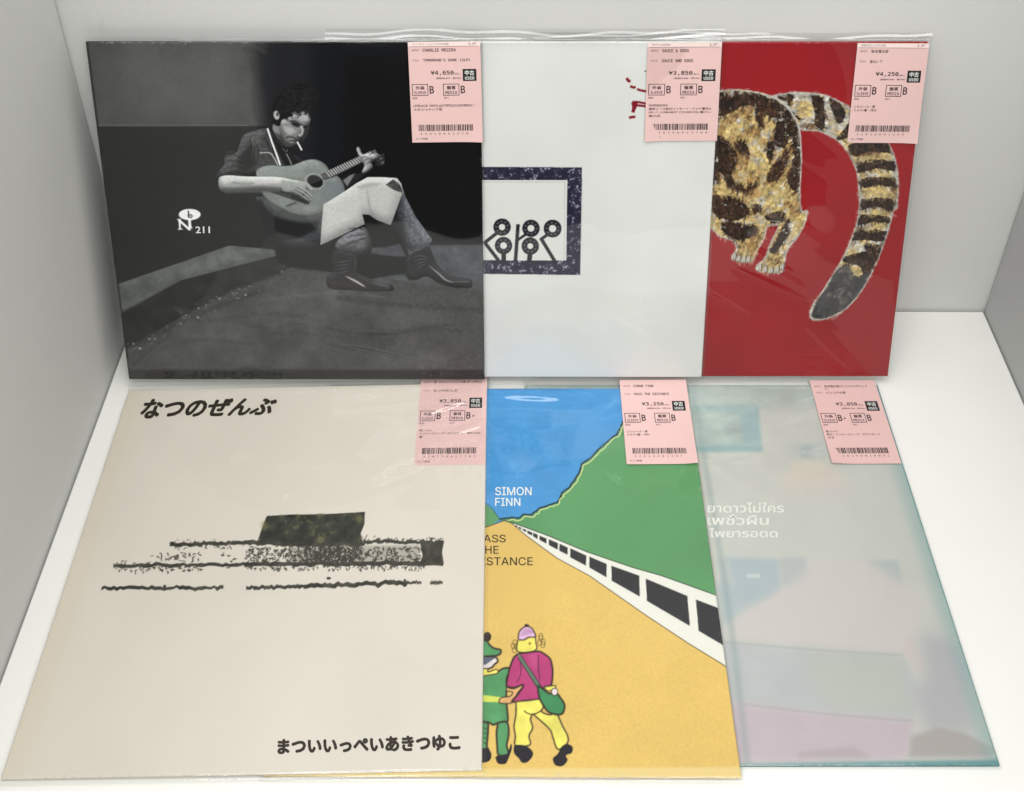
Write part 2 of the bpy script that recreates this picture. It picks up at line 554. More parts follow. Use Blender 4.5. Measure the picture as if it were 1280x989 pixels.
    for p in ((775, 345), (820, 320), (748, 325)):
        A.line(z2((p[0]-14, p[1]), (p[0], p[1]+16), (p[0]+12, p[1]-6)), .9, (150, 150, 152), .7)
    # guitar body
    gb = [(320, 214), (326, 209), (338, 206.5), (352, 207.5), (366, 206.5), (380, 201), (394, 199.5), (407, 206), (414, 217), (424, 222), (431, 236), (428, 250), (414, 264), (398, 273), (376, 277), (356, 273), (341, 262), (331, 247), (322, 230)]
    A.fill(gb, (106, 111, 108), smooth=True, tex=g2, amp=.03, form=(7, .3, -.45, -.9))
    A.fill([(330, 246), (345, 256), (372, 268), (400, 266), (426, 245), (430, 250), (414, 266), (398, 275), (376, 279), (352, 273)], (62, 65, 64), a=.8, blur=1.5, smooth=True)
    A.fill([(340, 209), (366, 209), (384, 216), (378, 222), (330, 222)], (118, 124, 121), a=.7, blur=2)
    A.fill([(400, 226), (428, 228), (430, 246), (404, 258)], (98, 104, 108), a=.7, blur=3)
    A.line(gb + [gb[0]], 1.1, (44, 47, 46), .8, .3)
    A.dot(393, 227, 12.5, 10, (150, 152, 150), .7, .3, rot=.35)
    A.dot(393.5, 227, 11, 8.6, (96, 100, 100), 1, .2, rot=.35)
    A.dot(394, 227, 10, 7.4, (19, 19, 20), 1, .3, rot=.35)
    for k in range(5):
        A.line([(384, 231.5-k*2), (405, 222.6-k*2)], .5, (120, 120, 120), .7)
    A.fill([(357, 257), (370, 252), (372, 254), (359, 259)], (60, 62, 61), a=.7, blur=.5)
    A.fill(z4((486, 28), (500, 45), (560, 85), (640, 100), (690, 92), (680, 120), (620, 150), (560, 160), (520, 130)), (24, 24, 26), a=.9, blur=2.2)
    # neck with frets and headstock
    nk = z2((985, 860), (965, 820), (1060, 775), (1270, 680), (1400, 620), (1420, 655), (1280, 730), (1080, 830))
    A.fill(nk, (74, 74, 76))
    for k in range(20):
        t = k/19.0
        x = 1015+t*345; yt = 797-t*160
        A.line(z2((x-8, yt), (x+26, yt+44-6*t)), .9, (196, 196, 194), .85)
    A.line(z2((985, 862), (1080, 832), (1280, 732), (1420, 657)), 1.2, (30, 30, 30), .9)
    A.fill(z3((330, 165), (375, 150), (380, 205), (365, 222), (325, 225)), (40, 40, 44), tex=g2, amp=.2)
    for k in range(3):
        A.dot(*z3((345+k*12, 160+k*22))[0], 1.2, .9, (120, 120, 124), .8)
    # forearm and picking hand
    A.fill(z2((150, 870), (165, 838), (230, 828), (330, 835), (450, 838), (600, 840), (680, 850), (760, 868), (830, 880), (860, 920), (850, 975), (790, 1000), (720, 980), (640, 962), (480, 955), (330, 962), (200, 965), (155, 930)),
           (134, 137, 135), smooth=True, form=(4.5, .7, -.2, -1))
    A.fill(z2((170, 930), (330, 935), (640, 935), (640, 965), (330, 968), (200, 970)), (74, 76, 76), a=.75, blur=1.6)
    A.fill(z2((180, 850), (260, 840), (260, 880), (190, 900)), (180, 180, 178), a=.7, blur=2)
    A.fill(z2((430, 865), (620, 862), (640, 890), (430, 900)), (176, 172, 174), a=.75, blur=1.8)
    A.line(z2((260, 885), (350, 900), (440, 890)), 1.3, (100, 104, 102), .6, .7)
    A.fill(z2((650, 860), (760, 880), (840, 900), (840, 980), (740, 980), (660, 950)), (128, 134, 130), a=.8, blur=1.5)
    z1 = Z(90, 20, 4.0)
    for k, (a0, b0) in enumerate((((1120, 850), (1200, 905)), ((1110, 862), (1195, 920)), ((1095, 872), (1185, 932)), ((1080, 880), (1165, 938)))):
        A.line(z1(a0, ((a0[0]+b0[0])/2+8, (a0[1]+b0[1])/2-4), b0), 2.6, (138-k*12, 140-k*12, 138-k*12))
        A.line(z1((a0[0], a0[1]+6), ((a0[0]+b0[0])/2+8, (a0[1]+b0[1])/2+3), (b0[0], b0[1]+6)), .9, (38, 38, 38), .8)
    A.line(z1((1130, 830), (1175, 840), (1200, 870)), 2.8, (146, 146, 144))
    A.fill(z1((985, 880), (1090, 880), (1190, 930), (1180, 945), (1090, 915)), (24, 26, 26), a=.75, blur=1.2)
    # fretting hand
    A.fill(z3((215, 120), (232, 118), (250, 155), (290, 150), (340, 155), (335, 190), (300, 200), (310, 235), (270, 270), (245, 262), (260, 220), (232, 180)), (128, 128, 130), smooth=True, blur=.3, form=(2.5, .8, -.3, -.9))
    for p, q in (((240, 178), (280, 172)), ((262, 190), (312, 185)), ((275, 210), (318, 200)), ((288, 160), (335, 165))):
        A.line(z3(p, ((p[0]+q[0])/2, p[1]-9), q), 1.0, (45, 45, 46), .8)
    A.line(z3((218, 122), (232, 150), (250, 170)), 2.2, (160, 160, 160), .9)
    # sleeve of far arm
    A.fill(z3((130, 300), (200, 265), (260, 275), (200, 330), (155, 355)), (26, 26, 27), blur=.8)
    A.fill(z3((135, 310), (175, 280), (205, 270), (160, 345)), (120, 122, 122), a=.8, blur=1)
    # far leg: jeans
    A.fill(z3((470, 375), (490, 380), (520, 440), (560, 520), (610, 590), (660, 658), (640, 690), (540, 726), (500, 690), (470, 610), (450, 520)), (72, 75, 80), tex=g2, amp=.10, form=(6, .5, .7, -.6))
    A.fill(z3((450, 500), (480, 560), (500, 680), (540, 726), (500, 700), (470, 640), (420, 560)), (26, 27, 30), a=.85, blur=2)
    A.line(z3((500, 420), (545, 530), (620, 650)), 1.6, (104, 108, 116), .5, 1.2)
    # dark between the legs
    A.fill(z3((235, 505), (300, 515), (415, 570), (470, 640), (480, 690), (400, 690), (330, 720), (260, 640)), (9, 9, 10), blur=.8)
    A.fill(z3((300, 715), (400, 690), (470, 690), (530, 770), (500, 850), (300, 890), (200, 850)), (10, 11, 12), blur=2)
    A.fill(z3((295, 705), (390, 700), (470, 680), (510, 760), (420, 755), (300, 740)), (66, 66, 72), a=.8, blur=2, tex=g1, amp=.1)
    # white cloth over the knee
    A.fill(z3((2, 690), (10, 560), (20, 450), (60, 428), (150, 370), (215, 325), (280, 290), (360, 290), (452, 296), (478, 330), (484, 382), (450, 480), (415, 572), (340, 545), (290, 512), (248, 508), (262, 566), (130, 630)),
           (158, 159, 157), form=(7, .22, -.1, -1))
    A.fill(z3((270, 330), (300, 480), (340, 545), (300, 520), (280, 440)), (112, 113, 113), a=.65, blur=2)
    A.fill(z3((210, 345), (300, 320), (380, 330), (300, 345), (240, 365)), (130, 131, 130), a=.7, blur=1.8)
    A.fill(z3((30, 450), (150, 390), (230, 360), (230, 500), (40, 620)), (166, 167, 164), a=.6, blur=4)
    A.fill(z3((385, 335), (430, 303), (470, 330), (490, 385), (430, 365)), (54, 55, 55), tex=g2, amp=.2)
    A.line(z3((430, 300), (470, 330), (492, 385)), 1.2, (170, 170, 168), .7)
    # near leg below the cloth, boots
    A.fill(z3((88, 692), (130, 640), (200, 605), (262, 585), (290, 630), (305, 690), (290, 745), (200, 750), (120, 725)), (74, 75, 78), tex=g2, amp=.10, smooth=True, form=(6, .8, -.5, -.8))
    for k in range(5):
        A.line(z3((130+k*8, 700-k*26), (200+k*5, 670-k*20), (270, 640-k*12+8)), 1.6, (128, 128, 134) if k % 2 else (30, 30, 32), .7, .7, taper=True)
    A.fill(z3((85, 720), (150, 735), (215, 748), (225, 800), (220, 850), (290, 885), (360, 915), (425, 930), (425, 958), (330, 962), (200, 955), (60, 945), (35, 890), (55, 860), (80, 850), (72, 790)), (34, 33, 35), smooth=True, form=(4, 1.0, -.3, -.9))
    A.fill(z3((88, 728), (150, 740), (212, 752), (215, 800), (200, 850), (85, 850), (76, 790)), (20, 19, 21), a=.5, blur=1.2)
    for k in range(4):
        A.line(z3((95+k*3, 792+k*20), (135, 788+k*20), (185-k*6, 776+k*21)), 1.0, (92, 92, 97), .7, .7, taper=True)
    A.line(z3((205, 760), (208, 800), (200, 845)), 1.6, (70, 70, 74), .6, 1.0, taper=True)
    A.line(z3((150, 872), (215, 905), (270, 940)), 2.8, (168, 162, 160), .9, 1.0, taper=True)
    A.line(z3((300, 905), (350, 920), (415, 938)), 1.6, (86, 84, 84), .8, .8, taper=True)
    A.fill(z3((60, 900), (200, 930), (420, 945), (400, 962), (200, 958), (60, 946)), (44, 41, 38), a=.6, blur=1.5)
    A.fill(z3((505, 770), (545, 735), (590, 715), (640, 695), (665, 750), (700, 815), (770, 868), (880, 888), (895, 920), (880, 942), (790, 938), (700, 915), (630, 875), (560, 895), (515, 888), (500, 830)), (30, 29, 33), smooth=True, form=(4, 1.0, .1, -1))
    A.fill(z3((545, 738), (590, 718), (640, 698), (662, 745), (680, 790), (560, 840), (512, 800)), (20, 19, 22), a=.5, blur=1.5)
    for k in range(4):
        A.line(z3((545+k*8, 765+k*22), (590, 752+k*20), (640-k*6, 770+k*10)), 1.0, (88, 88, 96), .7, .7, taper=True)
    A.line(z3((640, 810), (700, 860), (740, 895), (790, 910)), 2.0, (150, 150, 154), .85, .9, taper=True)
    A.line(z3((780, 905), (840, 905), (885, 905)), 1.4, (96, 92, 88), .7, .6, taper=True)
    # small emblem
    A.dot(237.3, 268.3, 13.6, 7.0, (226, 227, 224), 1, .2)
    A.dot(238.2, 270.3, 2.9, 2.5, (30, 30, 30)); A.dot(238.3, 270.3, 1.3, 1.1, (215, 215, 212))
    A.line([(235.6, 263.5), (235.9, 272)], 1.7, (30, 30, 30))
    A.line([(224.4, 274), (225.4, 287)], 2.4, (226, 227, 224))
    A.line([(223.2, 274.5), (237.5, 287.5)], 3.0, (226, 227, 224))
    A.line([(236.4, 273), (237.4, 288)], 2.4, (226, 227, 224))
    A.line([(221.4, 274.4), (226.6, 274.2)], 1.1, (226, 227, 224)); A.line([(222.6, 286.8), (228.4, 286.6)], 1.1, (226, 227, 224))
    A.line([(238, 274), (238.6, 283), (240.5, 285.5)], 1.6, (226, 227, 224))
    A.img = np.clip(A.img*1.22, 0, 1)
    A.img *= (1+0.02*fbm(300, 2, 5))[..., None]
    # card edge, slightly worn black border at left
    A.line([(108, 52), (162, 477)], 5, (34, 33, 31), .8, .6)
    return A


# ---------- cover: white card with a navy block print
def art_white():
    F = FR['white']; A = Art(F, (221, 222, 219))
    g = fbm(90, 4, 21); g3 = fbm(5, 3, 22); gf = fbm(260, 2, 24)
    A.img *= (1+0.008*g3)[..., None]
    navy = (40, 39, 60)
    fr = [(484, 208), (727.5, 209.5), (725.2, 343.8), (486, 341)]
    inn = [(500, 225), (709, 225.5), (707.8, 325.6), (501, 325)]
    A.fill(fr, navy, tex=g, amp=.10)
    band = A.mask_of(fr) - A.mask_of(inn)
    spk = np.clip((gf + 0.7*g - 1.35)*2.2, 0, 1)*band
    A.img = A.img*(1-spk[..., None]*.7) + np.array((196, 196, 204), np.float32)/255*spk[..., None]*.7
    A.fill(inn, (219, 220, 216))
    A.line([(500, 227.5), (707, 228)], .7, (150, 150, 156), .6)
    A.line([(706, 228), (705, 325)], .7, (150, 150, 156), .5)
    zz = Z(590, 190, 3.297)
    ink = (33, 32, 40)

    def ring(x, y, r, ri):
        px, py = zz((x, y))[0]
        A.dot(px, py, r/3.297, r/3.297, ink)
        for k in range(9):
            t = 2*math.pi*k/9+x
            A.dot(px+.66*r/3.297*math.cos(t), py+.66*r/3.297*math.sin(t), 1.2, 1.0, (120, 120, 124), .8)
        A.dot(px, py, ri/3.297, ri/3.297, (219, 220, 216))

    def stem(w, *p):
        A.line(zz(*p), w/3.297, ink, smooth=False)
    for off in (0, -345):
        stem(15, (102+off, 335), (50+off, 376)); stem(15, (50+off, 370), (112+off, 450))
        stem(20, (131+off, 410), (131+off, 452))
        stem(15, (190+off, 298), (179+off, 452)); stem(12, (228+off, 335), (190+off, 362))
        stem(20, (240+off, 412), (236+off, 452))
        stem(14, (312+off, 340), (282+off, 362)); stem(15, (284+off, 356), (342+off, 452))
        ring(124+off, 310, 36, 13); ring(130+off, 386, 36, 14); ring(243+off, 315, 36, 14); ring(240+off, 388, 36, 12); ring(332+off, 316, 37, 15)
    A.img *= (1 - 0.0*g)[..., None]
    zr = Z(590, 30, 4.0); red = (128, 20, 36)
    A.line(zr((772, 272), (782, 286), (792, 288)), 3.6, red)
    A.line(zr((790, 312), (803, 318), (818, 318)), 3.3, red)
    A.line(zr((824, 327), (845, 334), (880, 340)), 3.0, red)
    A.line(zr((800, 392), (830, 392), (880, 402)), 2.8, red); A.line(zr((803, 392), (809, 420), (803, 444)), 4.2, red)
    A.line(zr((815, 408), (845, 410), (880, 416)), 3.0, red)
    A.fill(zr((800, 390), (830, 390), (822, 420), (812, 440), (798, 442)), red)
    A.line(zr((784, 470), (800, 467), (816, 465)), 3.4, red)
    A.dot(806.5, 89.5, 1.2, 1.0, (90, 80, 86))
    return A


# ---------- cover: striped cat seen from behind, on red
def art_cat():
    F = FR['cat']; A = Art(F, (150, 30, 35))
    g3 = fbm(5, 3, 31); gA = fbm(26, 4, 32); gB = fbm(60, 4, 33); gC = fbm(120, 3, 34); gD = fbm(16, 3, 35); gE = fbm(170, 2, 36)
    A.img *= (1+0.018*g3)[..., None]
    za = Z(870, 30, 4.0); zb = Z(870, 240, 4.0)
    white = (186, 182, 174); cream = (198, 174, 116); brown = (44, 32, 27); mid = (92, 62, 42); grey = (62, 62, 64)

    body = za((-160, 360), (0, 330), (100, 332), (200, 328), (290, 338), (380, 362), (455, 415), (505, 490), (521, 560), (528, 700), (522, 830), (528, 930)) + \
        zb((556, 95), (548, 150), (510, 225), (470, 275), (448, 320), (442, 380), (418, 406), (352, 402), (303, 390), (308, 365), (345, 325), (372, 250), (408, 180), (398, 165), (358, 172), (345, 225), (305, 300), (272, 352), (178, 335), (200, 290), (190, 250), (120, 222), (72, 185), (-20, 160), (-160, 120))
    tail = za((385, 362), (440, 348), (500, 341), (620, 350), (720, 388), (800, 440), (890, 510), (960, 590), (1000, 690), (1012, 800), (1005, 920)) + \
        zb((990, 80), (970, 165), (930, 290), (882, 400), (830, 492), (765, 572), (690, 622), (620, 640), (578, 636), (568, 600), (590, 550), (640, 480), (690, 400), (735, 320), (775, 230), (806, 130), (815, 30)) + \
        za((812, 850), (800, 740), (760, 650), (705, 585), (620, 540), (520, 528), (480, 450), (440, 400))
    # tail behind body
    A.fill(tail, white, smooth=True, tex=gC, amp=.12)
    tm = A.mask_of([(x, y) for x, y in tail], smooth=True)
    inner = np.clip(box_blur(tm, int(5*A.k)) * 2.2 - 1.2, 0, 1)
    inn2 = np.clip(inner + .25*gB*inner*(1-inner)*4, 0, 1)

    def layer(mask, col, a=1.0, tex=gC, amp=.12):
        nonlocal A
        c = np.array(col, np.float32)/255
        m = np.clip(mask*a, 0, 1)[..., None]
        A.img = A.img*(1-m) + np.clip(c*(1+amp*tex[..., None]), 0, 1)*m
    layer(inn2*np.clip((gA+.55)*4, 0, 1), cream, .92)
    stripes = [
        za((400, 360), (490, 350), (470, 420), (530, 480), (500, 470), (440, 400)),
        za((570, 350), (600, 345), (640, 400), (640, 520), (600, 530), (590, 450)),
        za((665, 370), (710, 385), (745, 440), (720, 500), (690, 470)),
        za((800, 440), (830, 470), (780, 560), (690, 585), (740, 520)),
        za((770, 600), (960, 590), (990, 660), (960, 650), (860, 640), (790, 660)),
        za((790, 700), (880, 680), (1000, 690), (1005, 740), (900, 725), (800, 745)),
        za((812, 780), (900, 765), (1012, 780), (1010, 820), (900, 805), (812, 830)),
        za((812, 890), (900, 870), (1008, 880), (1005, 930), (900, 915), (812, 930)),
        zb((812, 35), (890, 40), (1000, 45), (985, 95), (900, 75), (812, 70)),
        zb((805, 120), (880, 115), (980, 130), (975, 158), (890, 150), (800, 165)),
        zb((775, 205), (860, 190), (960, 200), (945, 250), (850, 240), (770, 240)),
        zb((735, 325), (820, 300), (920, 290), (905, 350), (850, 430), (810, 370), (740, 350)),
        zb((840, 260), (920, 270), (910, 330), (860, 310)),
    ]
    sm = np.zeros((N, N), np.float32)
    for s in stripes:
        sm = np.maximum(sm, A.mask_of(s, smooth=True, blur=1.8))
    edge = np.clip((sm - 0.45 + .16*gB + .10*gE)*6, 0, 1)
    layer(edge*np.clip(inn2*1.6+.1, 0, 1)*tm, brown, .96, gC, .35)
    layer(np.clip((gD-.6)*2, 0, 1)*inn2*(1-edge), mid, .8)
    tip = A.mask_of(zb((700, 395), (760, 360), (800, 420), (870, 400), (820, 500), (740, 585), (640, 632), (585, 628), (580, 600), (640, 490)), smooth=True, blur=1.0)
    tn = np.clip((tip-.4+.12*gB)*5, 0, 1)*np.clip(inner*2, 0, 1)
    layer(tn, grey, .95, gB, .12)
    layer(np.clip((gA-.9)*2, 0, 1)*tn, (122, 112, 104), .6)
    # body
    A.fill(body, white, smooth=True, tex=gC, amp=.12)
    bm_ = A.mask_of(body, smooth=True)
    binn = np.clip(box_blur(bm_, int(3.2*A.k))*2.4-1.4, 0, 1)
    layer(binn*np.clip((gB+1.1)*2, 0, 1), cream, .95, gC, .14)
    patches = [
        za((-100, 345), (100, 340), (290, 345), (430, 400), (480, 460), (400, 480), (330, 440), (260, 410), (180, 440), (100, 470), (-100, 470)),
        za((430, 420), (500, 490), (515, 600), (480, 560), (440, 620), (390, 600), (400, 500)),
        za((290, 420), (330, 440), (340, 520), (310, 510)),
        za((480, 570), (522, 600), (520, 820), (480, 830), (460, 760), (490, 680)),
        za((350, 600), (400, 590), (380, 680), (350, 660)),
        za((400, 690), (470, 620), (440, 740), (370, 790), (360, 760)),
        za((100, 560), (160, 590), (210, 660), (180, 760), (240, 810), (300, 790), (290, 830), (190, 830), (130, 760), (100, 700)),
        za((100, 640), (60, 560), (-80, 560), (-80, 760), (100, 800)),
        za((190, 590), (240, 580), (270, 650), (220, 640)),
        za((80, 880), (180, 860), (260, 910), (240, 960), (130, 960)),
        zb((80, 20), (160, 30), (250, 60), (260, 110), (190, 150), (110, 130), (80, 90)),
        zb((280, 60), (330, 65), (320, 95), (285, 90)),
        zb((340, 120), (400, 100), (450, 105), (430, 150), (370, 150)),
        zb((120, 160), (200, 150), (300, 165), (300, 210), (220, 240), (150, 215)),
        zb((455, 140), (480, 160), (460, 230), (400, 300), (370, 300), (410, 220)),
    ]
    pm = np.zeros((N, N), np.float32)
    for s in patches:
        pm = np.maximum(pm, A.mask_of(s, smooth=True, blur=2.4))
    pe = np.clip((pm - .45 + .24*gB + .14*gE)*5, 0, 1)*np.clip(binn*1.5, 0, 1)
    md = np.clip((gA-.75)*2.4, 0, 1)*binn*np.clip((pm+.12)*3, 0, 1)
    layer(md, mid, .7, gC, .25)
    layer(np.clip((gD+.2*gB-1.05)*5, 0, 1)*binn, (120, 84, 48), .7, gC, .2)
    layer(pe, brown, .96, gB, .35)
    layer(np.clip((gE+.8*gA-1.3)*3, 0, 1)*pe, (120, 88, 58), .55)
    layer(np.clip((gE+.6*gD-1.9)*4, 0, 1)*binn, white, .35)
    # brush strokes along the fur
    rng = np.random.default_rng(77)
    ctr = np.array(za((400, 390), (500, 430), (620, 450), (720, 500), (810, 570), (880, 660), (905, 760), (910, 860)) + zb((905, 100), (880, 190), (840, 280), (790, 380), (740, 470), (680, 540), (620, 600)))
    R_ = A.ras(ctr)
    strip = np.clip(sm, 0, 1); pat = np.clip(pm, 0, 1)

    def pick(m, xr, yr):
        return m[min(max(int(yr), 0), N-1), min(max(int(xr), 0), N-1)]
    def stroke(x, y, ang, ln, w, col, a_):
        b = rng.normal(0, .22)
        A.line([(x, y), (x+ln*.5*math.cos(ang), y+ln*.5*math.sin(ang)), (x+ln*math.cos(ang+b), y+ln*math.sin(ang+b))], w, col, a_, 0, True, None, 0, True)
    jit = lambda c, d, f=1.0: (lambda o: tuple(int(min(255, max(0, v+o))) for v in c))(rng.normal(0, d))
    for i in range(2300):
        x = 868+rng.random()*140; y = 112+rng.random()*232
        xr, yr = A.ras([(x, y)])[0]
        if pick(bm_, xr, yr) < .5:
            continue
        ang = math.pi/2 + (x-935)*.012 + rng.normal(0, .2)
        if y < 165: ang += (165-y)*.012*(1 if x < 930 else -.6)
        e = pick(pat, xr, yr)
        if e > .5:
            col = jit(brown, 9) if rng.random() < .8 else jit(mid, 12)
        elif e > .18:
            col = jit(mid, 16) if rng.random() < .5 else jit((150, 112, 66), 14)
        else:
            col = jit(cream, 14) if rng.random() < .8 else jit((160, 132, 84), 14)
        if pick(binn, xr, yr) < .55 and rng.random() < .7:
            col = jit(white, 14)
        stroke(x, y, ang, 4+rng.random()*5, 1.5+rng.random()*1.0, col, .55)
    for i in range(1500):
        k_ = rng.integers(0, len(ctr)-1); t_ = rng.random()
        tv = ctr[k_+1]-ctr[k_]; c_ = ctr[k_]+tv*t_; tv = tv/np.linalg.norm(tv)
        off = rng.uniform(-24, 24)
        x, y = c_[0]-tv[1]*off, c_[1]+tv[0]*off
        xr, yr = A.ras([(x, y)])[0]
        if pick(tm, xr, yr) < .5:
            continue
        ang = math.atan2(tv[1], tv[0]) + rng.normal(0, .3)
        if pick(tip, xr, yr) > .5:
            col = jit(grey, 10)
        elif pick(strip, xr, yr) > .5:
            col = jit(brown, 9) if rng.random() < .75 else jit(mid, 14)
        else:
            col = jit(cream, 14) if abs(off) < 12 and rng.random() < .7 else jit((150, 134, 108), 16)
        if pick(inner, xr, yr) < .5 and rng.random() < .8:
            col = jit(white, 12)
        stroke(x, y, ang, 3.5+rng.random()*4, 1.4+rng.random()*.9, col, .55)
    # ragged furry outline
    for loop_ in (body, tail):
        Q = catmull(loop_, n=7)
        for q0, q1 in zip(Q, np.roll(Q, -1, 0)):
            d_ = q1-q0
            a_ = math.atan2(d_[1], d_[0])
            for _ in range(1):
                stroke(q0[0]+rng.normal(0, .7), q0[1]+rng.normal(0, .7), a_+rng.normal(0, .16), 2.5+rng.random()*2.5, 1.1, jit((184, 180, 172), 10), .6)
    # outline between rump and tail, toes
    A.line(za((380, 362), (455, 415), (505, 490), (521, 560), (528, 700)), 1.4, (196, 194, 190), .8)
    A.line(za((372, 372), (445, 422), (492, 495), (508, 560)), 1.2, (40, 30, 28), .7)
    for cx_, cy_ in ((190, 322), (213, 333), (238, 338), (262, 336), (318, 378), (345, 388), (375, 392), (405, 388), (430, 374)):
        px_, py_ = zb((cx_, cy_))[0]
        A.dot(px_, py_, 2.7, 4.2, (190, 186, 178), .95, .3, rot=.35)
        A.line([(px_+2.6, py_-5), (px_+2.8, py_+1), (px_+1.4, py_+4.4)], 1.0, (48, 38, 36), .9, .2)
        A.line([(px_-.4, py_+2.2), (px_-1.4, py_+5.0)], .9, (60, 50, 46), .8)
    A.line(zb((360, 170), (395, 168), (420, 150), (300, 140)), 1.2, (180, 176, 168), .7)
    return A


# ---------- cover: cream card with a rough ink drawing of a table
def art_cream():
    F = FR['cream']; A = Art(F, (216, 209, 197))
    g3 = fbm(4, 3, 41); g1 = fbm(50, 4, 42); g2 = fbm(150, 3, 43)
    A.img *= (1+0.006*g3)[..., None]
    A.line([(160, 485), (0, 973)], 50, (214, 202, 178), .45, 22)
    A.fill([(150, 480), (620, 475), (620, 483), (150, 490)], (205, 200, 188), .5, 4)
    zz = Z(110, 460, 2.56); ink = (56, 54, 46)
    A.fill(zz((572, 474), (640, 470), (760, 468), (886, 461), (884, 500), (872, 530), (880, 562), (700, 572), (540, 562), (556, 515)), (47, 49, 40), tex=g1, amp=.16)
    gm = A.mask_of(zz((560, 470), (885, 462), (880, 565), (540, 565)))
    sp = np.clip((g2+.8*g1-1.5)*2, 0, 1)*gm
    A.img = A.img*(1-.5*sp[..., None]) + np.array((110, 108, 70), np.float32)/255*.5*sp[..., None]
    for x, y in ((565, 505), (868, 485), (742, 556)):
        A.dot(*zz((x, y))[0], 4.5, 6, (130, 126, 80), .5, 2.5)

    rng = np.random.default_rng(5)

    def rough(p0, p1, w, n=40, j=.9, a=1):
        P = [(p0[0]+(p1[0]-p0[0])*t, p0[1]+(p1[1]-p0[1])*t + rng.normal(0, j)) for t in np.linspace(0, 1, n)]
        up = [(x, y-w*(.35+.3*rng.random())) for x, y in P]
        dn = [(x, y+w*(.35+.3*rng.random())) for x, y in P]
        A.fill(up+dn[::-1], ink, a, tex=g1, amp=.15)

    def R(p0, p1, w, **k):
        rough(zz(p0)[0], zz(p1)[0], w/2.25, **k)
    R((262, 566), (545, 560), 11); R((540, 562), (885, 566), 12); R((880, 556), (1138, 557), 9)
    R((82, 634), (520, 628), 10); R((500, 628), (1136, 626), 12)
    R((44, 704), (434, 703), 10); R((506, 703), (700, 699), 10); R((690, 699), (1020, 688), 12); R((980, 687), (1066, 687), 8); R((1094, 687), (1134, 687), 9)
    A.fill(zz((1062, 560), (1138, 558), (1132, 590), (1138, 628), (1060, 628), (1070, 600)), ink, tex=g1, amp=.15)

    def hatch(x0, x1, y0, y1, n, l=10, w=1.3, dens=None):
        for i in range(n):
            x = x0+(x1-x0)*rng.random(); y = y0+(y1-y0)*rng.random()
            if dens and rng.random() > dens(x, y):
                continue
            th = rng.normal(.8, 1.0)
            q = zz((x, y), (x+l*.5*math.cos(th)+rng.normal(0, 2), y+l*.5*math.sin(th)), (x+l*math.cos(th+.4), y+l*math.sin(th+.4)))
            A.line(q, w*(.6+.7*rng.random()), ink, .95)
    A.fill(zz((640, 572), (1060, 566), (1060, 624), (640, 624)), (92, 90, 82), .35, 3)
    hatch(505, 1065, 572, 622, 760, 9, 1.25, lambda x, y: .5+.5*math.exp(-((x-780)/230)**2))
    hatch(690, 870, 568, 625, 240, 10, 1.5)
    hatch(500, 1080, 630, 645, 150, 8, 1.1)
    hatch(205, 360, 590, 618, 34, 10, 1.4); hatch(90, 260, 622, 652, 60, 9, 1.2); hatch(260, 360, 636, 648, 30, 7, 1.1)
    hatch(270, 520, 548, 578, 70, 7, 1.0); hatch(880, 1130, 542, 558, 70, 9, 1.1); hatch(425, 470, 590, 640, 14, 7, 1.2)
    A.dot(*zz((770, 673))[0], 2.8, 1.8, ink); A.dot(*zz((1013, 680))[0], 1.8, 1.6, ink); A.dot(*zz((968, 684))[0], 2.2, 2.6, ink)
    A.dot(*zz((246, 700))[0], 2.0, 2.6, ink)
    return A


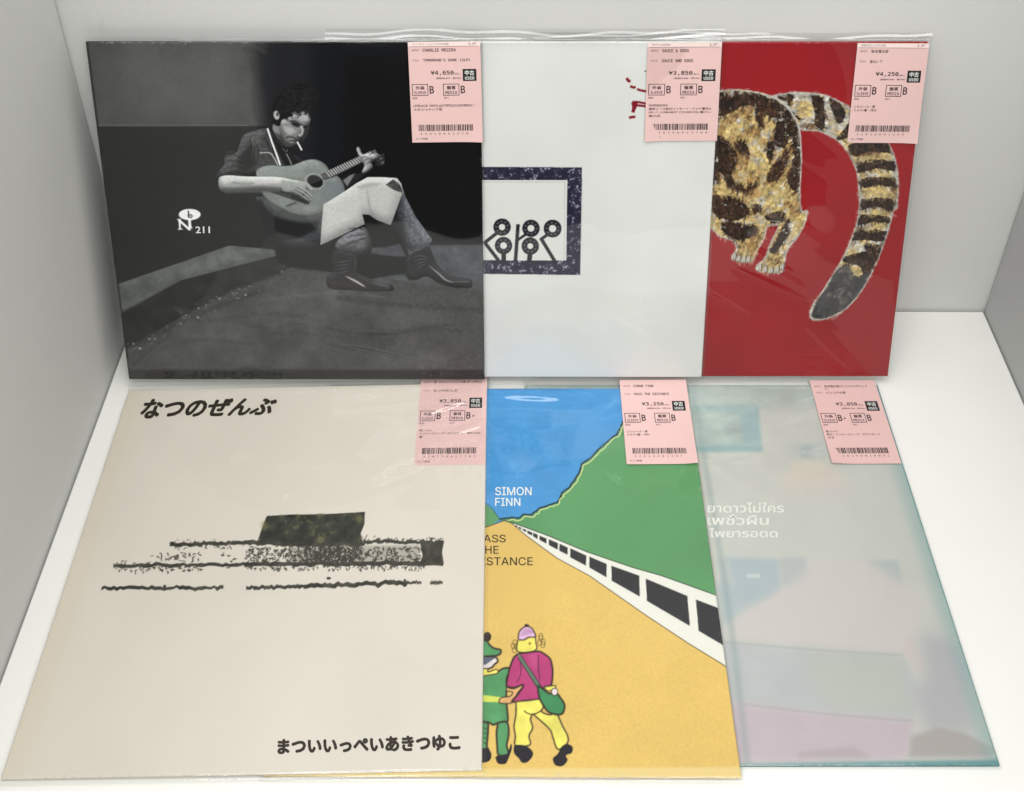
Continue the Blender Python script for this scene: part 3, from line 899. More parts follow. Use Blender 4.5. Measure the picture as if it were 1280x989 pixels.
# ---------- cover: flat drawing of a road, a fence and two walkers
def art_road():
    F = FR['road']; A = Art(F, (219, 186, 104))
    g3 = fbm(5, 3, 51); g1 = fbm(30, 4, 52)
    zt = Z(590, 470, 3.765); zb = Z(590, 720, 3.676); zf = Z(590, 770, 4.946)
    black = (34, 33, 34); fence = (227, 227, 216)
    A.img *= (1+0.008*g3+0.003*g1+0.012*fbm(300, 2, 54))[..., None]
    # sky
    A.fill([(380, 440), (900, 440), (900, 560), (640, 655), (380, 655)], (72, 146, 203), tex=g1, amp=.012)
    # hills
    rng = np.random.default_rng(9)
    rz = [(130, 678), (190, 672), (225, 668), (243, 655), (283, 655), (320, 627), (345, 621), (405, 600), (415, 582), (425, 553), (457, 534), (490, 488), (505, 463), (520, 415), (545, 402), (578, 375), (600, 348), (650, 302), (682, 282), (690, 262), (707, 225), (760, 160), (860, 60), (960, 0), (1000, -30)]
    ridge = []
    for p_, q_ in zip(rz[:-1], rz[1:]):
        n_ = max(1, int(math.hypot(q_[0]-p_[0], q_[1]-p_[1])/14))
        for k_ in range(n_):
            t_ = k_/n_
            ridge.append((p_[0]+(q_[0]-p_[0])*t_+rng.normal(0, 2.0), p_[1]+(q_[1]-p_[1])*t_+rng.normal(0, 2.0)))
    ridge = zt(*ridge)
    A.fill(ridge + [(940, 440), (960, 860), (906, 770), (760, 722), (655, 672)] + zt((160, 685)), (92, 150, 98), tex=g3, amp=.015)
    A.line([(x-.6, y-1.1) for x, y in ridge], 2.1, (24, 32, 30), 1, .2, smooth=False)
    A.line([(x+1.5+rng.normal(0, .7), y+1.3+rng.normal(0, .6)) for x, y in ridge[1:]], 1.4, (220, 226, 150), .95, smooth=True)
    A.fill(zt((-300, 400), (-100, 520), (60, 600), (100, 635), (130, 678), (70, 712), (-300, 830)), (92, 150, 98))
    A.line(zt((-300, 398), (-100, 518), (60, 598), (100, 633), (130, 676)), 1.0, (40, 70, 56), .8)
    # road edge lines
    A.fill(zt((-300, 832), (70, 710), (150, 684), (200, 700), (400, 850), (400, 1100), (-400, 1100)), (219, 186, 104), tex=g3, amp=.012)
    A.line(zt((-300, 830), (70, 710), (150, 682), (190, 694)), 1.3, (60, 46, 30), .85, .3)
    # fence
    A.fill(zt((185, 690), (360, 755), (540, 830), (760, 905), (891, 942)) + zb((1125, 92), (1190, 114), (1192, 430), (1000, 312), (800, 180), (540, 0)) + zt((400, 858), (250, 748)), fence)
    A.line(zt((185, 689), (360, 753), (540, 828), (760, 903), (891, 940)) + zb((1125, 90), (1190, 112)), 1.2, (30, 46, 36), .9, smooth=False)
    A.line(zt((185, 692), (250, 748), (400, 858)) + zb((540, 0), (800, 182), (1000, 314), (1180, 424)), 1.1, (70, 56, 36), .9, smooth=False)
    for q in (zt((206, 703), (214, 706), (213, 712), (204, 707)), zt((218, 709), (232, 715), (231, 724), (219, 716)), zt((238, 718), (255, 725), (254, 736), (239, 727)),
              zt((260, 727), (284, 738), (283, 752), (261, 741)), zt((288, 738), (309, 748), (308, 768), (287, 755)), zt((318, 752), (351, 766), (350, 790), (318, 772)),
              zt((361, 769), (404, 787), (403, 818), (362, 797)), zt((411, 790), (450, 808), (449, 842), (411, 823)), zt((462, 811), (538, 846), (535, 893), (462, 854)),
              zt((551, 850), (633, 885), (632, 948), (552, 902)), zt((655, 893), (786, 940)) + zb((770, 95), (641, 22)),
              zb((797, 12), (988, 92), (1000, 230), (803, 115)), zb((1027, 108), (1138, 150), (1164, 325), (1040, 252))):
        A.fill(q, (46, 47, 49))
    # walkers
    def shape(pts, col, lw=2.0, sm=True, fill=True):
        if fill:
            A.fill(pts, col, smooth=sm, tex=g1, amp=.03)
        A.line(list(pts)+[pts[0]], lw, (44, 30, 26), .95, .15, smooth=sm)
    gr = (84, 148, 96); ye = (226, 217, 104); pk = (178, 62, 116)
    # green walker
    A.dot(*zf((95, 128))[0], 5, 6, (50, 34, 30))
    shape(zf((-60, 200), (-10, 170), (80, 150), (110, 180), (140, 200), (176, 208), (176, 232), (150, 245), (100, 248), (-60, 260)), gr)
    shape(zf((20, 255), (120, 250), (150, 258), (160, 280), (140, 298), (118, 320), (60, 330), (10, 310)), (214, 206, 204))
    A.fill(zf((40, 255), (150, 255), (120, 275), (85, 300), (40, 300)), (92, 98, 116))
    shape(zf((-60, 360), (80, 340), (110, 355), (150, 350), (190, 325), (230, 322), (238, 345), (215, 380), (215, 440), (212, 520), (222, 620), (215, 655), (160, 660), (130, 672), (90, 655), (-50, 660), (-70, 500)), gr)
    shape(zf((-60, 350), (85, 325), (100, 345), (150, 330), (160, 350), (120, 362), (-60, 385)), ye, 1.1)
    A.fill(zf((-70, 485), (90, 490), (170, 500), (212, 505), (212, 535), (160, 532), (90, 530), (-70, 525)), (206, 214, 96))
    shape(zf((215, 440), (260, 450), (290, 425), (315, 420), (318, 440), (285, 470), (260, 520), (230, 540), (170, 535), (180, 505), (235, 495), (250, 470), (215, 462)), (216, 170, 112), 1.1)
    shape(zf((160, 660), (215, 655), (228, 720), (215, 800), (225, 850), (165, 858), (155, 790), (152, 720)), gr)
    shape(zf((-40, 660), (85, 655), (100, 700), (92, 800), (100, 830), (20, 830), (-30, 760)), gr)
    for k in range(4):
        A.line(zf((70, 690+k*30), (98, 700+k*30)), 1.1, (40, 60, 40), .8)
    A.fill(zf((152, 865), (215, 855), (240, 790), (246, 820), (225, 880), (205, 912), (165, 912), (150, 890)), (33, 30, 36), smooth=True)
    A.fill(zf((20, 830), (90, 815), (120, 850), (110, 890), (70, 905), (10, 890)), (33, 30, 36), smooth=True)
    # pink walker
    for ox, oy in ((265, 165), (255, 185), (275, 190), (262, 210), (425, 140), (440, 160), (418, 165), (438, 178), (425, 125)):
        x, y = zf((ox, oy))[0]
        t = np.linspace(0, 2*math.pi, 12)
        A.line([(x+2.6*math.cos(a), y+3.6*math.sin(a)) for a in t], .9, (110, 92, 40), .9)
    shape(zf((285, 150), (330, 130), (385, 125), (395, 170), (400, 200), (370, 222), (320, 226), (280, 215), (278, 180)), ye, 1.2)
    A.dot(*zf((357, 170))[0], 2, 1.6, (150, 130, 40), .9)
    shape(zf((285, 145), (290, 105), (305, 80), (335, 65), (365, 72), (385, 100), (392, 128), (350, 132), (320, 148)), (214, 176, 206), 1.4)
    for k in range(3):
        A.line(zf((298+k*5, 122-k*14), (340, 108-k*12), (380-k*8, 100-k*6)), .9, (150, 96, 150), .8)
    A.dot(*zf((338, 58))[0], 3.0, 1.8, (60, 40, 44))
    shape(zf((258, 255), (290, 232), (340, 226), (410, 218), (455, 240), (485, 270), (498, 330), (495, 400), (485, 430), (445, 438), (440, 470), (412, 470), (416, 515), (340, 522), (262, 530), (248, 525), (285, 480), (318, 425), (262, 442), (215, 430), (222, 370), (236, 310)), pk)
    A.line(zf((298, 290), (302, 350), (280, 410)), 1.0, (70, 26, 50), .8); A.line(zf((412, 240), (410, 320), (420, 400)), 1.0, (70, 26, 50), .8)
    A.fill(zf((340, 240), (400, 235), (400, 330), (370, 300)), (196, 92, 140), .5, 2)
    shape(zf((272, 528), (340, 522), (430, 515), (440, 560), (430, 590), (480, 610), (520, 600), (560, 680), (592, 745), (585, 790), (530, 822), (500, 750), (480, 700), (400, 625), (375, 605), (362, 640), (375, 690), (352, 740), (358, 795), (270, 800), (268, 740), (260, 680), (272, 600)), ye, 1.5)
    A.line(zf((320, 585), (355, 605), (395, 602), (435, 578)), 1.3, (60, 44, 30), .9)
    A.fill(zf((262, 800), (300, 795), (340, 806), (370, 830), (376, 860), (345, 900), (310, 905), (290, 880), (260, 845)), (33, 30, 36), smooth=True)
    A.fill(zf((555, 805), (590, 790), (622, 810), (615, 845), (580, 860), (590, 890), (560, 925), (515, 920), (500, 880), (530, 850)), (33, 30, 36), smooth=True)
    A.fill(zf((282, 232), (300, 240), (430, 440), (440, 520), (415, 470), (290, 262)), (96, 120, 100))
    A.line(zf((300, 240), (432, 440)), 1.0, (40, 40, 34), .9); A.line(zf((284, 256), (412, 455)), 1.0, (40, 40, 34), .9)
    shape(zf((405, 425), (440, 452), (480, 478), (520, 475), (550, 510), (572, 550), (560, 600), (520, 608), (470, 590), (440, 550), (415, 500)), (62, 132, 84))
    shape(zf((445, 438), (485, 432), (515, 430), (512, 448), (470, 462)), ye, 1.0)
    A.dot(*zf((510, 468))[0], 4.4, 5.0, (44, 30, 26)); A.dot(*zf((510, 468))[0], 3.5, 4.0, (226, 210, 208))
    # pale card border at the foot
    A.fill([(400, 962), (932, 958), (932, 980), (400, 980)], (226, 204, 140), .8, 1.5)
    return A


# ---------- cover: washed-out blue-green watercolour
def art_blue():
    F = FR['blue']; A = Art(F, (184, 187, 178))
    g3 = fbm(4, 4, 61); g1 = fbm(18, 4, 62); g2 = fbm(70, 3, 63)
    zt = Z(860, 470, 3.05); zb = Z(860, 720, 3.05)
    A.img *= (1+0.007*g1)[..., None]
    teal = (116, 162, 164)
    A.fill([(640, 470), (1100, 470), (1110, 510), (640, 514)], (142, 166, 160), .75, 14, tex=g1, amp=.05)
    # picture on the wall
    A.fill(zt((-300, 115), (270, 110), (285, 285), (-300, 290)), (118, 160, 160), .85, 4, tex=g1, amp=.04)
    A.fill(zt((-200, 130), (90, 135), (200, 150), (215, 250), (150, 262), (-200, 270)), (160, 180, 168), .65, 6, tex=g1, amp=.08)
    A.fill(zt((40, 270), (280, 270), (285, 290), (40, 292)), (104, 154, 160), .7, 3)
    A.fill(zt((200, 150), (265, 140), (270, 250), (215, 262)), (110, 154, 164), .6, 4)
    # lamp
    A.fill(zt((425, 270), (470, 262), (480, 310), (430, 312)), (118, 138, 138), .8, 4)
    A.fill(zt((380, 260), (520, 250), (540, 320), (390, 320)), (160, 172, 172), .6, 9)
    A.fill(zt((400, 330), (510, 325), (600, 400), (590, 420), (350, 418)), (202, 190, 170), .9, 8)
    A.fill(zt((360, 380), (600, 380), (620, 470), (380, 470)), (198, 184, 178), .6, 12)
    A.line(zt((60, 330), (200, 420), (330, 490)), 10, (196, 198, 188), .5, 5)
    # furniture on the far side
    A.fill(zt((150, 690), (345, 700), (355, 820), (270, 865), (190, 855)), (140, 162, 176), .85, 5)
    A.fill(zt((225, 755), (275, 755), (275, 770), (225, 770)), (196, 204, 200), .8, 1.5)
    A.fill(zt((350, 695), (445, 690), (465, 780), (365, 810)), (156, 164, 168), .8, 4)
    A.fill(zt((670, 705), (800, 700), (820, 810), (700, 812)), (150, 164, 162), .85, 4)
    A.fill(zt((120, 700), (150, 690), (190, 850), (140, 900)), (150, 166, 172), .6, 5)
    A.fill(zb((110, 20), (180, 40), (330, 70), (200, 150), (130, 200)), (144, 164, 172), .8, 7)
    # bed: pinkish sheet, grey fold, mauve cover
    A.fill(zb((380, 40), (500, -60), (680, -60), (900, 80), (860, 230), (830, 300), (500, 265), (140, 240), (150, 190), (240, 120)), (196, 184, 182), .9, 11)
    A.fill(zb((-200, 260), (140, 250), (500, 280), (820, 300), (880, 420), (860, 545), (520, 520), (200, 485), (-200, 470)), (164, 168, 172), .93, 8, tex=g1, amp=.008)
    A.fill(zb((430, 300), (820, 305), (850, 520), (520, 500)), (168, 172, 156), .6, 10)
    A.fill(zb((-200, 470), (200, 485), (520, 522), (860, 550), (850, 650), (830, 700), (-200, 720)), (178, 154, 170), .93, 8, tex=g1, amp=.008)
    A.fill(zb((830, 210), (890, 290), (915, 385), (860, 360), (820, 290)), (190, 178, 172), .9, 2)
    A.fill(zb((880, 220), (990, 230), (1060, 320), (1090, 560), (1080, 600), (900, 590), (860, 440), (910, 380)), (150, 148, 158), .85, 14)
    A.fill(zb((850, 610), (950, 575), (1060, 600), (1170, 660), (1150, 690), (840, 690)), (140, 130, 128), .9, 4)
    A.fill(zb((420, 670), (560, 655), (630, 650), (700, 690), (420, 692)), (150, 130, 140), .7, 4)
    A.line(zb((140, 252), (500, 282), (820, 302)), 2.2, (140, 138, 140), .6, 1.5)
    A.line(zb((200, 486), (520, 524), (860, 552)), 2.2, (140, 134, 140), .6, 1.5)
    # all colours so far mixed towards a pale grey
    grey = np.array((191, 193, 188), np.float32)/255
    A.img = A.img*0.60 + grey*0.40 + 0.016
    # teal rim
    A.line([(1094, 478), (1252, 960)], 30, (132, 164, 162), .5, 11)
    A.line([(1096, 478), (1253, 960)], 5, (66, 130, 134), .9, 2)
    A.line([(640, 967), (1255, 956)], 11, (92, 140, 144), .9, 3)
    A.line([(640, 483), (1100, 480)], 5, (150, 172, 166), .8, 2)
    A.line([(866, 490), (908, 740), (935, 960)], 7, (130, 150, 150), .4, 4)
    return A


# ------------------------------------------------------------------ building a record from its parts
def jacket(F, A, parent, edge):
    n = RES; s = F['s']; th = F['th']
    img = A.result().copy()
    wear = fbm(160, 3, int(s*1e6) % 97, n)
    ii = np.minimum(np.arange(n), np.arange(n)[::-1])
    dd = np.minimum(ii[:, None], ii[None, :])
    wm = np.clip((wear - 0.5 - dd*0.35)*0.9, 0, 1)[..., None]*0.45
    img = img*(1-wm) + np.array((0.74, 0.72, 0.68), np.float32)*wm
    t = np.linspace(0, s, n)
    X, Y = np.meshgrid(t, t)
    Zg = np.zeros_like(X)
    # softly rounded card edge
    d = np.minimum(np.minimum(X, s-X), np.minimum(Y, s-Y))
    r = 0.0009
    k = d < r
    Zg[k] = -(r-np.sqrt(np.maximum(r*r-(r-d[k])**2, 0)))*0.9
    V = np.c_[X.ravel(), Y.ravel(), Zg.ravel()]
    idx = np.arange(n*n).reshape(n, n)
    q = np.stack([idx[:-1, :-1], idx[:-1, 1:], idx[1:, 1:], idx[1:, :-1]], -1).reshape(-1, 4)
    ring = np.r_[idx[0, :-1], idx[:-1, -1], idx[-1, ::-1][:-1], idx[::-1, 0][:-1]]
    m = len(ring); base = n*n
    low = V[ring].copy(); low[:, 2] = -th
    V = np.r_[V, low]
    j = np.arange(m); jn = (j+1) % m
    sides = np.stack([ring[j], base+j, base+jn, ring[jn]], -1)
    corners = np.array([[base, base+3*(n-1), base+2*(n-1), base+(n-1)]])
    Q = np.r_[q, sides, corners]
    me = bpy.data.meshes.new('jacket')
    me.vertices.add(len(V)); me.vertices.foreach_set('co', V.astype(np.float32).ravel())
    me.loops.add(Q.size); me.loops.foreach_set('vertex_index', Q.astype(np.int32).ravel())
    me.polygons.add(len(Q)); me.polygons.foreach_set('loop_start', np.arange(0, Q.size, 4, dtype=np.int32))
    me.polygons.foreach_set('loop_total', np.full(len(Q), 4, np.int32)) if False else None
    me.update(calc_edges=True)
    col = np.ones((len(V), 4), np.float32)
    col[:n*n, :3] = s2l_np(img.reshape(-1, 3))
    col[n*n:, :3] = s2l_np(np.array(edge)/255.0)
    at = me.color_attributes.new('print_colour', 'FLOAT_COLOR', 'POINT')
    at.data.foreach_set('color', col.ravel())
    me.materials.append(M_PRINT)
    me.validate()
    o = bpy.data.objects.new('jacket', me)
    COL.objects.link(o)
    o.parent = parent
    return o


def axis_pts(lo, s, hi):
    a = list(np.linspace(-lo, 0, 7)[:-1]) if lo > 0 else []
    b = list(np.linspace(0, 0.006, 9)[:-1]) + list(np.linspace(0.006, s-0.006, 210)) + list(np.linspace(s-0.006, s, 9)[1:])
    c = list(np.linspace(s, s+hi, 22)[1:])
    return np.array(a+b+c)


def sleeve(F, parent, ext, seed, base=0.00055, creases=(), amp=1.0):
    """clear plastic outer: one open pouch, its front sheet lying over the card, folding over the card's edges to a seam"""
    s = F['s']; th = F['th']
    l, r_, b, t = ext
    xs = axis_pts(l, s, r_); ys = axis_pts(b, s, t)
    X, Y = np.meshgrid(xs, ys)
    rng = np.random.default_rng(seed)
    W = np.zeros_like(X)
    for k in range(9):
        lam = rng.uniform(0.035, 0.16); a = rng.uniform(.0, math.pi); ph = rng.uniform(0, 6.28)
        am = 0.010*lam/(2*math.pi)*amp
        W += am*np.sin(2*math.pi*(X*math.cos(a)+Y*math.sin(a))/lam + ph + 0.8*np.sin(2*math.pi*(Y*math.cos(a)-X*math.sin(a))/0.21))
    for (x0, y0, x1, y1, h, w) in creases:
        x0, y0, x1, y1 = x0*s, y0*s, x1*s, y1*s
        L = math.hypot(x1-x0, y1-y0); ux, uy = (x1-x0)/L, (y1-y0)/L
        al = (X-x0)*ux+(Y-y0)*uy; ac = -(X-x0)*uy+(Y-y0)*ux
        tt = np.clip(al/L, 0, 1)
        env = np.sin(math.pi*tt)**0.7*(al > 0)*(al < L)
        W += h*env*np.exp(-(ac/w)**2)
    W = np.clip(W, -0.00032, 0.0045)
    # distance outside the card
    dx = np.maximum(np.maximum(-X, X-s), 0); dy = np.maximum(np.maximum(-Y, Y-s), 0)
    d = np.hypot(dx, dy)
    f = np.clip(d/0.0030, 0, 1); f = f*f*(3-2*f)
    din = np.minimum(np.minimum(X, s-X), np.minimum(Y, s-Y))
    lift = np.clip(din/0.004, 0, 1)
    Zf = (base + W*lift)*(1-f) + (-th*0.5)*f
    # loose top flap waves a little
    flap = np.clip((Y-s)/max(t, 1e-4), 0, 1)
    # the loose top flap bulges and waves
    if t > 0.005:
        v = np.clip((Y-s)/t, 0, 1)
        if F['Y'].z > 0.5:         # standing: it stands out at first, then leans back over its own top
            up = np.clip(v/0.16, 0, 1); up = up*up*(3-2*up)
            w = np.clip((v-0.16)/0.84, 0, 1)*t*0.84
            sl = 0.46 + 0.30*v + 0.10*np.sin(X*29+seed*1.7) + 0.06*np.sin(X*83+seed)
            Zf += up*0.42*t - sl*w
        else:
            Zf += 0.0021*np.sin(math.pi*v)**2*(0.75+0.25*np.sin(X*27+seed*1.7))
    ny, nx = X.shape
    V = np.c_[X.ravel(), Y.ravel(), Zf.ravel()]
    idx = np.arange(nx*ny).reshape(ny, nx)
    q = np.stack([idx[:-1, :-1], idx[:-1, 1:], idx[1:, 1:], idx[1:, :-1]], -1).reshape(-1, 4)
    # back sheet, seamed to the front along three sides
    back = np.array([[-l, -b], [s+r_, -b], [s+r_, s+t], [-l, s+t]])
    Vb = np.c_[back, np.full(4, -th-0.00025)]
    V = np.r_[V, Vb]
    n0 = nx*ny
    faces = q.tolist() + [[n0+3, n0+2, n0+1, n0]]
    o = link_mesh('plastic_sleeve', V.tolist(), faces, [M_FILM], parent, smooth=True)
    return o


def font(fname):
    """one of the fonts that come with Blender itself; the built-in one when it is missing"""
    import os
    try:
        return bpy.data.fonts.load(os.path.join(bpy.utils.system_resource('DATAFILES'), 'fonts', fname))
    except Exception:
        return None


SANS = font('Inter.woff2')
MONO = font('DejaVuSansMono.woff2')


def text_geo(body, offset=0.0, shear=0.0, spacing=1.0, face=None):
    """returns flat letters; bold is made of shifted layers (x, y, layer)"""
    c = bpy.data.curves.new('lettering', 'FONT')
    c.body = body; c.shear = shear; c.space_character = spacing
    if face:
        c.font = face
    c.resolution_u = 3
    o = bpy.data.objects.new('lettering', c)
    COL.objects.link(o)
    bpy.context.view_layer.update()
    dg = bpy.context.evaluated_depsgraph_get()
    me = o.evaluated_get(dg).to_mesh()
    v = np.array([x.co[:2] for x in me.vertices]) if len(me.vertices) else np.zeros((0, 2))
    f = [list(p.vertices) for p in me.polygons]
    o.evaluated_get(dg).to_mesh_clear()
    bpy.data.objects.remove(o); bpy.data.curves.remove(c)
    if offset > 0 and len(v):
        V = []; Q = []
        for k in range(6):
            a = 2*math.pi*k/6
            V.append(v + offset*np.array([math.cos(a), math.sin(a)]))
            Q += [[i+k*len(v) for i in q] for q in f]
        lay = np.repeat(np.arange(6), len(v))
        v = np.vstack(V); f = Q
        return v, f, lay*0.000006
    return v, f, np.zeros(len(v))


class Ink:
    """collects flat printed shapes in a unit square that is mapped onto the card or the label"""
    def __init__(self, fmap, z):
        self.V = []; self.Fc = []; self.M = []; self.fmap = fmap; self.z = z; self.mats = []

    def add(self, v, f, mat, dz=0.0):
        if mat not in self.mats:
            self.mats.append(mat)
        mi = self.mats.index(mat)
        b = len(self.V)
        dz = np.broadcast_to(dz, (len(v),))
        for p, e in zip(v, dz):
            x, y = self.fmap(p[0], p[1])
            self.V.append((x, y, self.z+float(e)))
        for q in f:
            self.Fc.append([b+i for i in q]); self.M.append(mi)

    def text(self, body, x0, y0, x1, y1, mat, offset=0.0, shear=0.0, dz=0.0, spacing=1.0, face=None):
        v, f, lay = text_geo(body, offset, shear, spacing, face)
        if not len(v):
            return
        lo = v.min(0); hi = v.max(0)
        w = (v-lo)/(hi-lo+1e-9)
        self.add(np.c_[x0+w[:, 0]*(x1-x0), y0+w[:, 1]*(y1-y0)], f, mat, dz+lay)

    def rect(self, x0, y0, x1, y1, mat, dz=0.0):
        self.add([(x0, y0), (x1, y0), (x1, y1), (x0, y1)], [[0, 1, 2, 3]], mat, dz)

    def frame(self, x0, y0, x1, y1, w, h, mat):
        self.rect(x0, y0, x1, y0+h, mat); self.rect(x0, y1-h, x1, y1, mat)
        self.rect(x0, y0+h, x0+w, y1-h, mat); self.rect(x1-w, y0+h, x1, y1-h, mat)

    def build(self, name, parent):
        return link_mesh(name, self.V, self.Fc, self.mats, parent, mat_idx=self.M)


def sticker(F, H, quad, parent, info, z, full_top=True, seed=0):
    """pink price label; quad = its corners on the photo sheet, TL TR BR BL"""
    s = F['s']
    p = np.asarray(quad, float)
    q = np.c_[p, np.ones(4)] @ H.T
    uv = q[:, :2]/q[:, 2:3]*s
    TL, TR, BR, BL = uv
    # make it a true rectangle
    cx = (TR-TL+BR-BL)/2; cy = (TL-BL+TR-BR)/2
    cen = uv.mean(0)
    w = np.linalg.norm(cx); h = np.linalg.norm(cy)
    ex = cx/w; ey = np.array([-ex[1], ex[0]])

    def fm(x, y):      # x right, y up, 0..1
        r = cen + ex*(x-.5)*w + ey*(y-.5)*h
        return float(r[0]), float(r[1])
    n = 14; curl = 0.0016 if full_top or seed > 4 else 0.0
    V = []; Fc = []; MI = []
    rng = np.random.default_rng(seed)
    ph = rng.uniform(0, 6)
    ysp = [0, .04, .08, .12, .18, .25, .4, .55, .7, .85, .957, 1.0]
    for yy in ysp:
        for i in range(n+1):
            x, y = fm(i/n, yy)
            V.append((x, y, z + 0.00004*math.sin(i*.9+ph)*math.sin(yy*4+ph) + curl*max(0, 1-(yy+(1-i/n if seed % 2 else i/n))/.35)**2))
    for j in range(len(ysp)-1):
        for i in range(n):
            a = j*(n+1)+i
            Fc.append([a, a+1, a+n+2, a+n+1]); MI.append(1 if j == len(ysp)-2 and full_top else 0)
    st = link_mesh('price_label', V, Fc, [M_STICK, M_STICKTOP], parent, smooth=True, mat_idx=MI)
    k = Ink(lambda x, y: fm(x, 1-y), z+0.00012)

    def T(body, x0, x1, yc, hh, off=0.0, m=M_INK, dz=0.0):
        k.text(body, x0, yc+hh/2, x1, yc-hh/2, m, off, 0.0, dz, 1.0, MONO if body.isascii() or body[0] == '¥' else None)
    if full_top:
        T(info['genre'], .06, .06+info.get('gw', .4), .022, .022)
        T('LP', .84, .94, .022, .020)
        k.rect(.02, .044, .97, .047, M_INK)
    T('ARTIST', .05, .15, .080, .018); T(info['artist'], .20, .20+info['aw'], .080, .031, .012)
    if info.get('artist2'):
        T(info['artist2'], .2, .25, .118, .026)
    T('TITLE', .05, .14, .180 if not info.get('artist2') else .160, .016)
    T(info['title'], .20, .20+info['tw'], .180 if not info.get('artist2') else .160, .030, .012)
    T(info['price'], .30, .62, .305, .046, .014); T('(税込)', .63, .71, .316, .020)
    T('(税抜' + info['net'] + '・税10%)', .37, .72, .357, .020, .01)
    k.rect(.745, .268, .935, .386, M_INKBLOCK)
    T('中古', .775, .905, .305, .050, .02, M_WHITEINK, .00008); T('USED', .775, .905, .357, .030, .01, M_WHITEINK, .00008)
    for x0, a, b, c in ((.03, '外装', 'SLEEVE', info['g1']), (.465, '盤質', 'MEDIA', info['g2'])):
        k.frame(x0, .412, x0+.225, .528, .009, .006, M_INK)
        T(a, x0+.05, x0+.175, .450, .036, .02); T(b, x0+.03, x0+.195, .498, .030, .008)
        T(c[0], x0+.245, x0+.305, .470, .075, .012)
        if len(c) > 1:
            T('+', x0+.325, x0+.365, .475, .026, .012)
    T('盤面', .03, .10, .552, .018); T('角打', .47, .54, .552, .018)
    y = .630
    for ln, wd in info['notes']:
        T(ln, .04, .04+wd, y, .027, .010); y += .036
    rng = np.random.default_rng(seed+40)
    x = .10
    while x < .87:
        w_ = rng.choice([.006, .006, .011, .016])
        k.rect(x, .820, min(x+w_, .88), .884, M_INKBLOCK)
        x += w_ + rng.choice([.006, .006, .009, .013])
    T(' '.join(info['code']), .12, .86, .912, .018)
    T('ポップ新館', .05, .22, .962, .022)
    k.build('label_print', st)
    return st


RECORDS = {}


def record(key, label, group, art, edge, ext, seed, base=0.00055, creases=(), amp=1.0):
    F = FR[key]
    root = bpy.data.objects.new('vinyl_record', None)
    COL.objects.link(root)
    root.empty_display_size = 0.03
    M = Matrix((F['X'], F['Y'], F['N'])).transposed().to_4x4()
    root.matrix_world = Matrix.Translation(F['o']) @ M
    root['label'] = label; root['category'] = 'record'; root['group'] = group
    A = art()
    j = jacket(F, A, root, edge)
    sleeve(F, root, ext, seed, base, creases, amp)
    RECORDS[key] = (root, j, A)
    return root, j, A


def cover_ink(F, A, z=0.00012):
    s = F['s']
    return Ink(lambda x, y: (x*s, y*s), z)


def uvbox(A, x0, y0, x1, y1):
    """box on the card from its lower-left and upper-right corners on the photo sheet"""
    a = A.uv([(x0, y1), (x1, y0)])
    return a[0, 0], a[0, 1], a[1, 0], a[1, 1]


def text_on(k, A, body, corners, mat, offset=0.0, shear=0.0, dz=0.0, face=None):
    """corners: bottom-left, bottom-right, top-left, top-right on the photo sheet"""
    v, f, lay = text_geo(body, offset, shear, 1.0, face)
    lo = v.min(0); hi = v.max(0); w = (v-lo)/(hi-lo)
    c = A.uv(corners)
    pts = (c[0]*((1-w[:, :1])*(1-w[:, 1:])) + c[1]*(w[:, :1]*(1-w[:, 1:])) + c[2]*((1-w[:, :1])*w[:, 1:]) + c[3]*(w[:, :1]*w[:, 1:]))
    k.add(pts, f, mat, dz+lay)


BACK = 'records leaning against the back wall'
FRONT = 'records lying on the white table'
ZS = 0.00135

# --- leaning row
root, j, A = record('guitar', 'record with a black and white photo of a seated guitar player on its sleeve', BACK,
                    art_guitar, (30, 29, 28), (.002, .002, .0035, .0035), 3, amp=.9,
                    creases=[(.52, .90, .74, .72, .0007, .004), (.60, .96, .80, .66, .0006, .005), (.02, .30, .30, .18, .0005, .004), (.55, .12, .95, .03, .0007, .004), (.05, .035, .5, .03, .0006, .003)])
k = cover_ink(FR['guitar'], A)
text_on(k, A, '211', [(244.6, 291.5), (262.6, 291.5), (244.2, 283), (262.4, 283)], M_WHITEINK, .02)
k.build('cover_lettering', j)
sticker(FR['guitar'], A.H, [(511.5, 51.5), (601, 51.5), (603, 176), (514, 178)], root,
        dict(genre='インディ・ロックその他', gw=.5, artist='CHARLIE MEGIRA', aw=.46, title="TOMORROW'S GONE (2LP)", tw=.65, price='¥4,650', net='¥4,227',
             g1='B', g2='B', notes=[('LP/BLACK VINYL,GATEFOLD,NUMERO/・', .86), ('スキ/ジャケシワ有', .40)], code='420190012781'), ZS, seed=1)

root, j, A = record('white', 'white record sleeve with a navy square frame of ring-topped marks printed on it', BACK,
                    art_white, (206, 205, 200), (.003, .0025, .004, .0105), 5, amp=.9,
                    creases=[(.52, .04, .75, .035, .0008, .003), (.70, .22, .95, .05, .0006, .005), (.55, .30, .9, .26, .0004, .006)])
sticker(FR['white'], A.H, [(809, 52.5), (902, 52.5), (896, 175), (806, 176)], root,
        dict(genre='ラテン/LATIN', gw=.24, artist='SAUCE & DOGS', aw=.36, title='SAUCE AND DOGS', tw=.42, price='¥3,850', net='¥3,500',
             g1='B', g2='B', notes=[('UNOPENED/LPのみ', .26), ('傷有/シール貼付/インサート・ジャケ薄汚れ', .86), ('MP,17, (1998,BEST COVER/VG) 盤スレ', .86), ('有/US', .16)], code='420190013780'), ZS, seed=2)

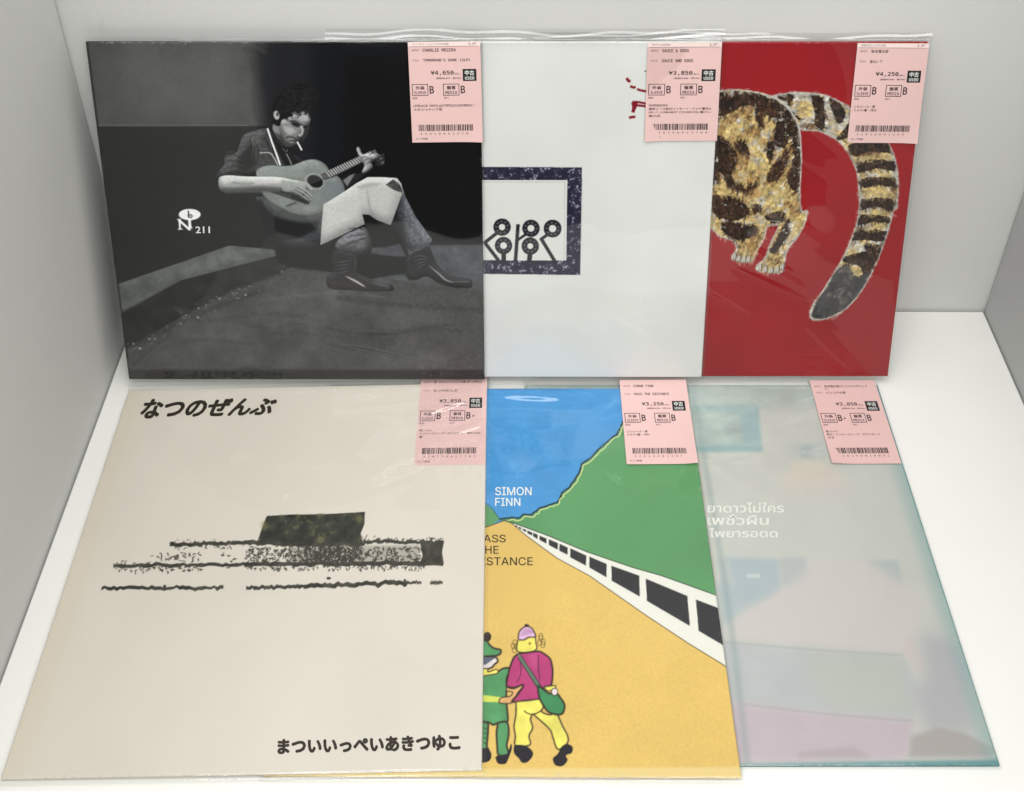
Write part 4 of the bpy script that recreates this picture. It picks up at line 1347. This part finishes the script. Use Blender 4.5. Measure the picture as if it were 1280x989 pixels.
root, j, A = record('cat', 'red record sleeve with a painted striped cat rump and long tail', BACK,
                    art_cat, (120, 26, 32), (.003, .003, .004, .0082), 8, amp=1.0,
                    creases=[(.50, .62, .78, .42, .0006, .0035), (.45, .50, .75, .30, .0006, .0035), (.52, .36, .80, .22, .0005, .003), (.74, .16, .92, -.02, .0007, .0025), (.62, .80, .92, .62, .0005, .005), (.55, .74, .80, .60, .0005, .004), (.42, .30, .62, .18, .0005, .003)])
sticker(FR['cat'], A.H, [(1072.5, 53), (1160.5, 54), (1146, 178), (1057.5, 178)], root,
        dict(genre='日本のロック/その他', gw=.33, artist='坂本慎太郎', aw=.24, title='猫の山・下', tw=.17, price='¥4,250', net='¥3,864',
             g1='B', g2='B', notes=[('シミ/シール・帯', .30), ('ジャケ/傷・汚れ', .33)], code='420190011601'), ZS, seed=3)

# --- lying row
root, j, A = record('cream', 'cream record sleeve with a rough ink drawing of a table and bold Japanese titles', FRONT,
                    art_cream, (196, 186, 168), (.002, .003, .004, .006), 12, base=.0008, amp=1.0,
                    creases=[(.78, .875, 1.0, .965, .0028, .0044), (.84, .93, .98, .975, .0022, .0036), (.88, .82, 1.02, .87, .0022, .0036), (.93, .765, .99, .79, .0012, .0026),
                             (.95, .70, .99, .74, .0012, .0026), (.62, .60, .98, .80, .0007, .010), (.60, .70, .9, .88, .0007, .012)])
k = cover_ink(FR['cream'], A)
text_on(k, A, 'なつのぜんぶ', [(173, 524), (340, 519), (180, 499), (349, 497)], M_TITLE, .046, .12)
k.build('title_lettering', j)
k = cover_ink(FR['cream'], A)
text_on(k, A, 'まついいっぺいあきつゆこ', [(346.5, 943.5), (576, 938), (347, 924), (575, 918)], M_TITLE, .056)
k.build('credit_lettering', j)
sticker(FR['cream'], A.H, [(527, 470), (607, 469), (608.5, 581), (517, 582)], root,
        dict(artist='まついいっぺい/あきつゆこ', aw=.72, title='なつのぜんぶ', tw=.36, price='¥3,850', net='¥3,500',
             g1='B', g2='B+', notes=[('紙ジャケ', .18), ('インナースリーブ・オリジナル・帯付 (CD)', .88), ('等', .05)], code='420190017781'), .00022, full_top=False, seed=4)

root, j, A = record('road', 'record with a drawn yellow road, blue sky, green hill and two walkers', FRONT,
                    art_road, (206, 176, 104), (.002, .0015, .0035, .006), 17, amp=.7,
                    creases=[(.40, .976, .74, .966, .0034, .0062), (.46, .972, .62, .984, .0006, .0030), (.45, .90, .62, .89, .0010, .005), (.2, .985, .8, .985, .0006, .0014)])
for part, lines in (('credit_lettering', (('SIMON', 619, 664.5, 619.5, 609), ('FINN', 619, 650.5, 632.6, 622.6))),
                    ('title_lettering', (('PASS', 596, 632.2, 678.3, 668.6), ('THE', 597, 623.2, 692.4, 682.6), ('DISTANCE', 592, 666, 707, 696.7)))):
    k = cover_ink(FR['road'], A)
    for body, x0, x1, yb, yt in lines:
        text_on(k, A, body, [(x0, yb), (x1, yb), (x0, yt), (x1, yt)], M_WHITEINK if part[0] == 'c' else M_BROWNINK, .006, 0, 0, SANS)
    k.build(part, j)
sticker(FR['road'], A.H, [(774.5, 476), (857.5, 476), (872, 581), (783, 582)], root,
        dict(artist='SIMON FINN', aw=.30, title='PASS THE DISTANCE', tw=.52, price='¥3,250', net='¥2,955',
             g1='B', g2='B', notes=[('シミ/シール・帯', .30), ('ジャケ/傷・汚れ', .33)], code='420190012876'), ZS, full_top=False, seed=5)

root, j, A = record('blue', 'pale teal and mauve record sleeve with a blurred bedroom and white Thai lettering', FRONT,
                    art_blue, (62, 112, 118), (.002, .0015, .002, .006), 23, amp=.7)
k = cover_ink(FR['blue'], A)
for body, x0, x1, yb, yt in (('ยาดาวไม่ใคร', 884, 980, 641, 628), ('เพชั่วผืน', 884, 961, 656.5, 643), ('ไพยารอดด', 886, 972, 672, 660.5)):
    text_on(k, A, body, [(x0, yb), (x1, yb), (x0, yt), (x1, yt)], M_THAI, .016)
k.build('cover_lettering', j)
sticker(FR['blue'], A.H, [(1011, 476), (1094, 477), (1125, 580), (1040, 582)], root,
        dict(artist='坂本慎太郎/オリジナルサウンド', aw=.66, artist2='トラ', title='バンコクの夜', tw=.30, price='¥3,850', net='¥3,500',
             g1='B+', g2='B', notes=[('紙ジャケ', .18), ('帯付・インナースリーブ・ポストカード', .78), ('付き', .10)], code='420190018862'), ZS, full_top=False, seed=6)
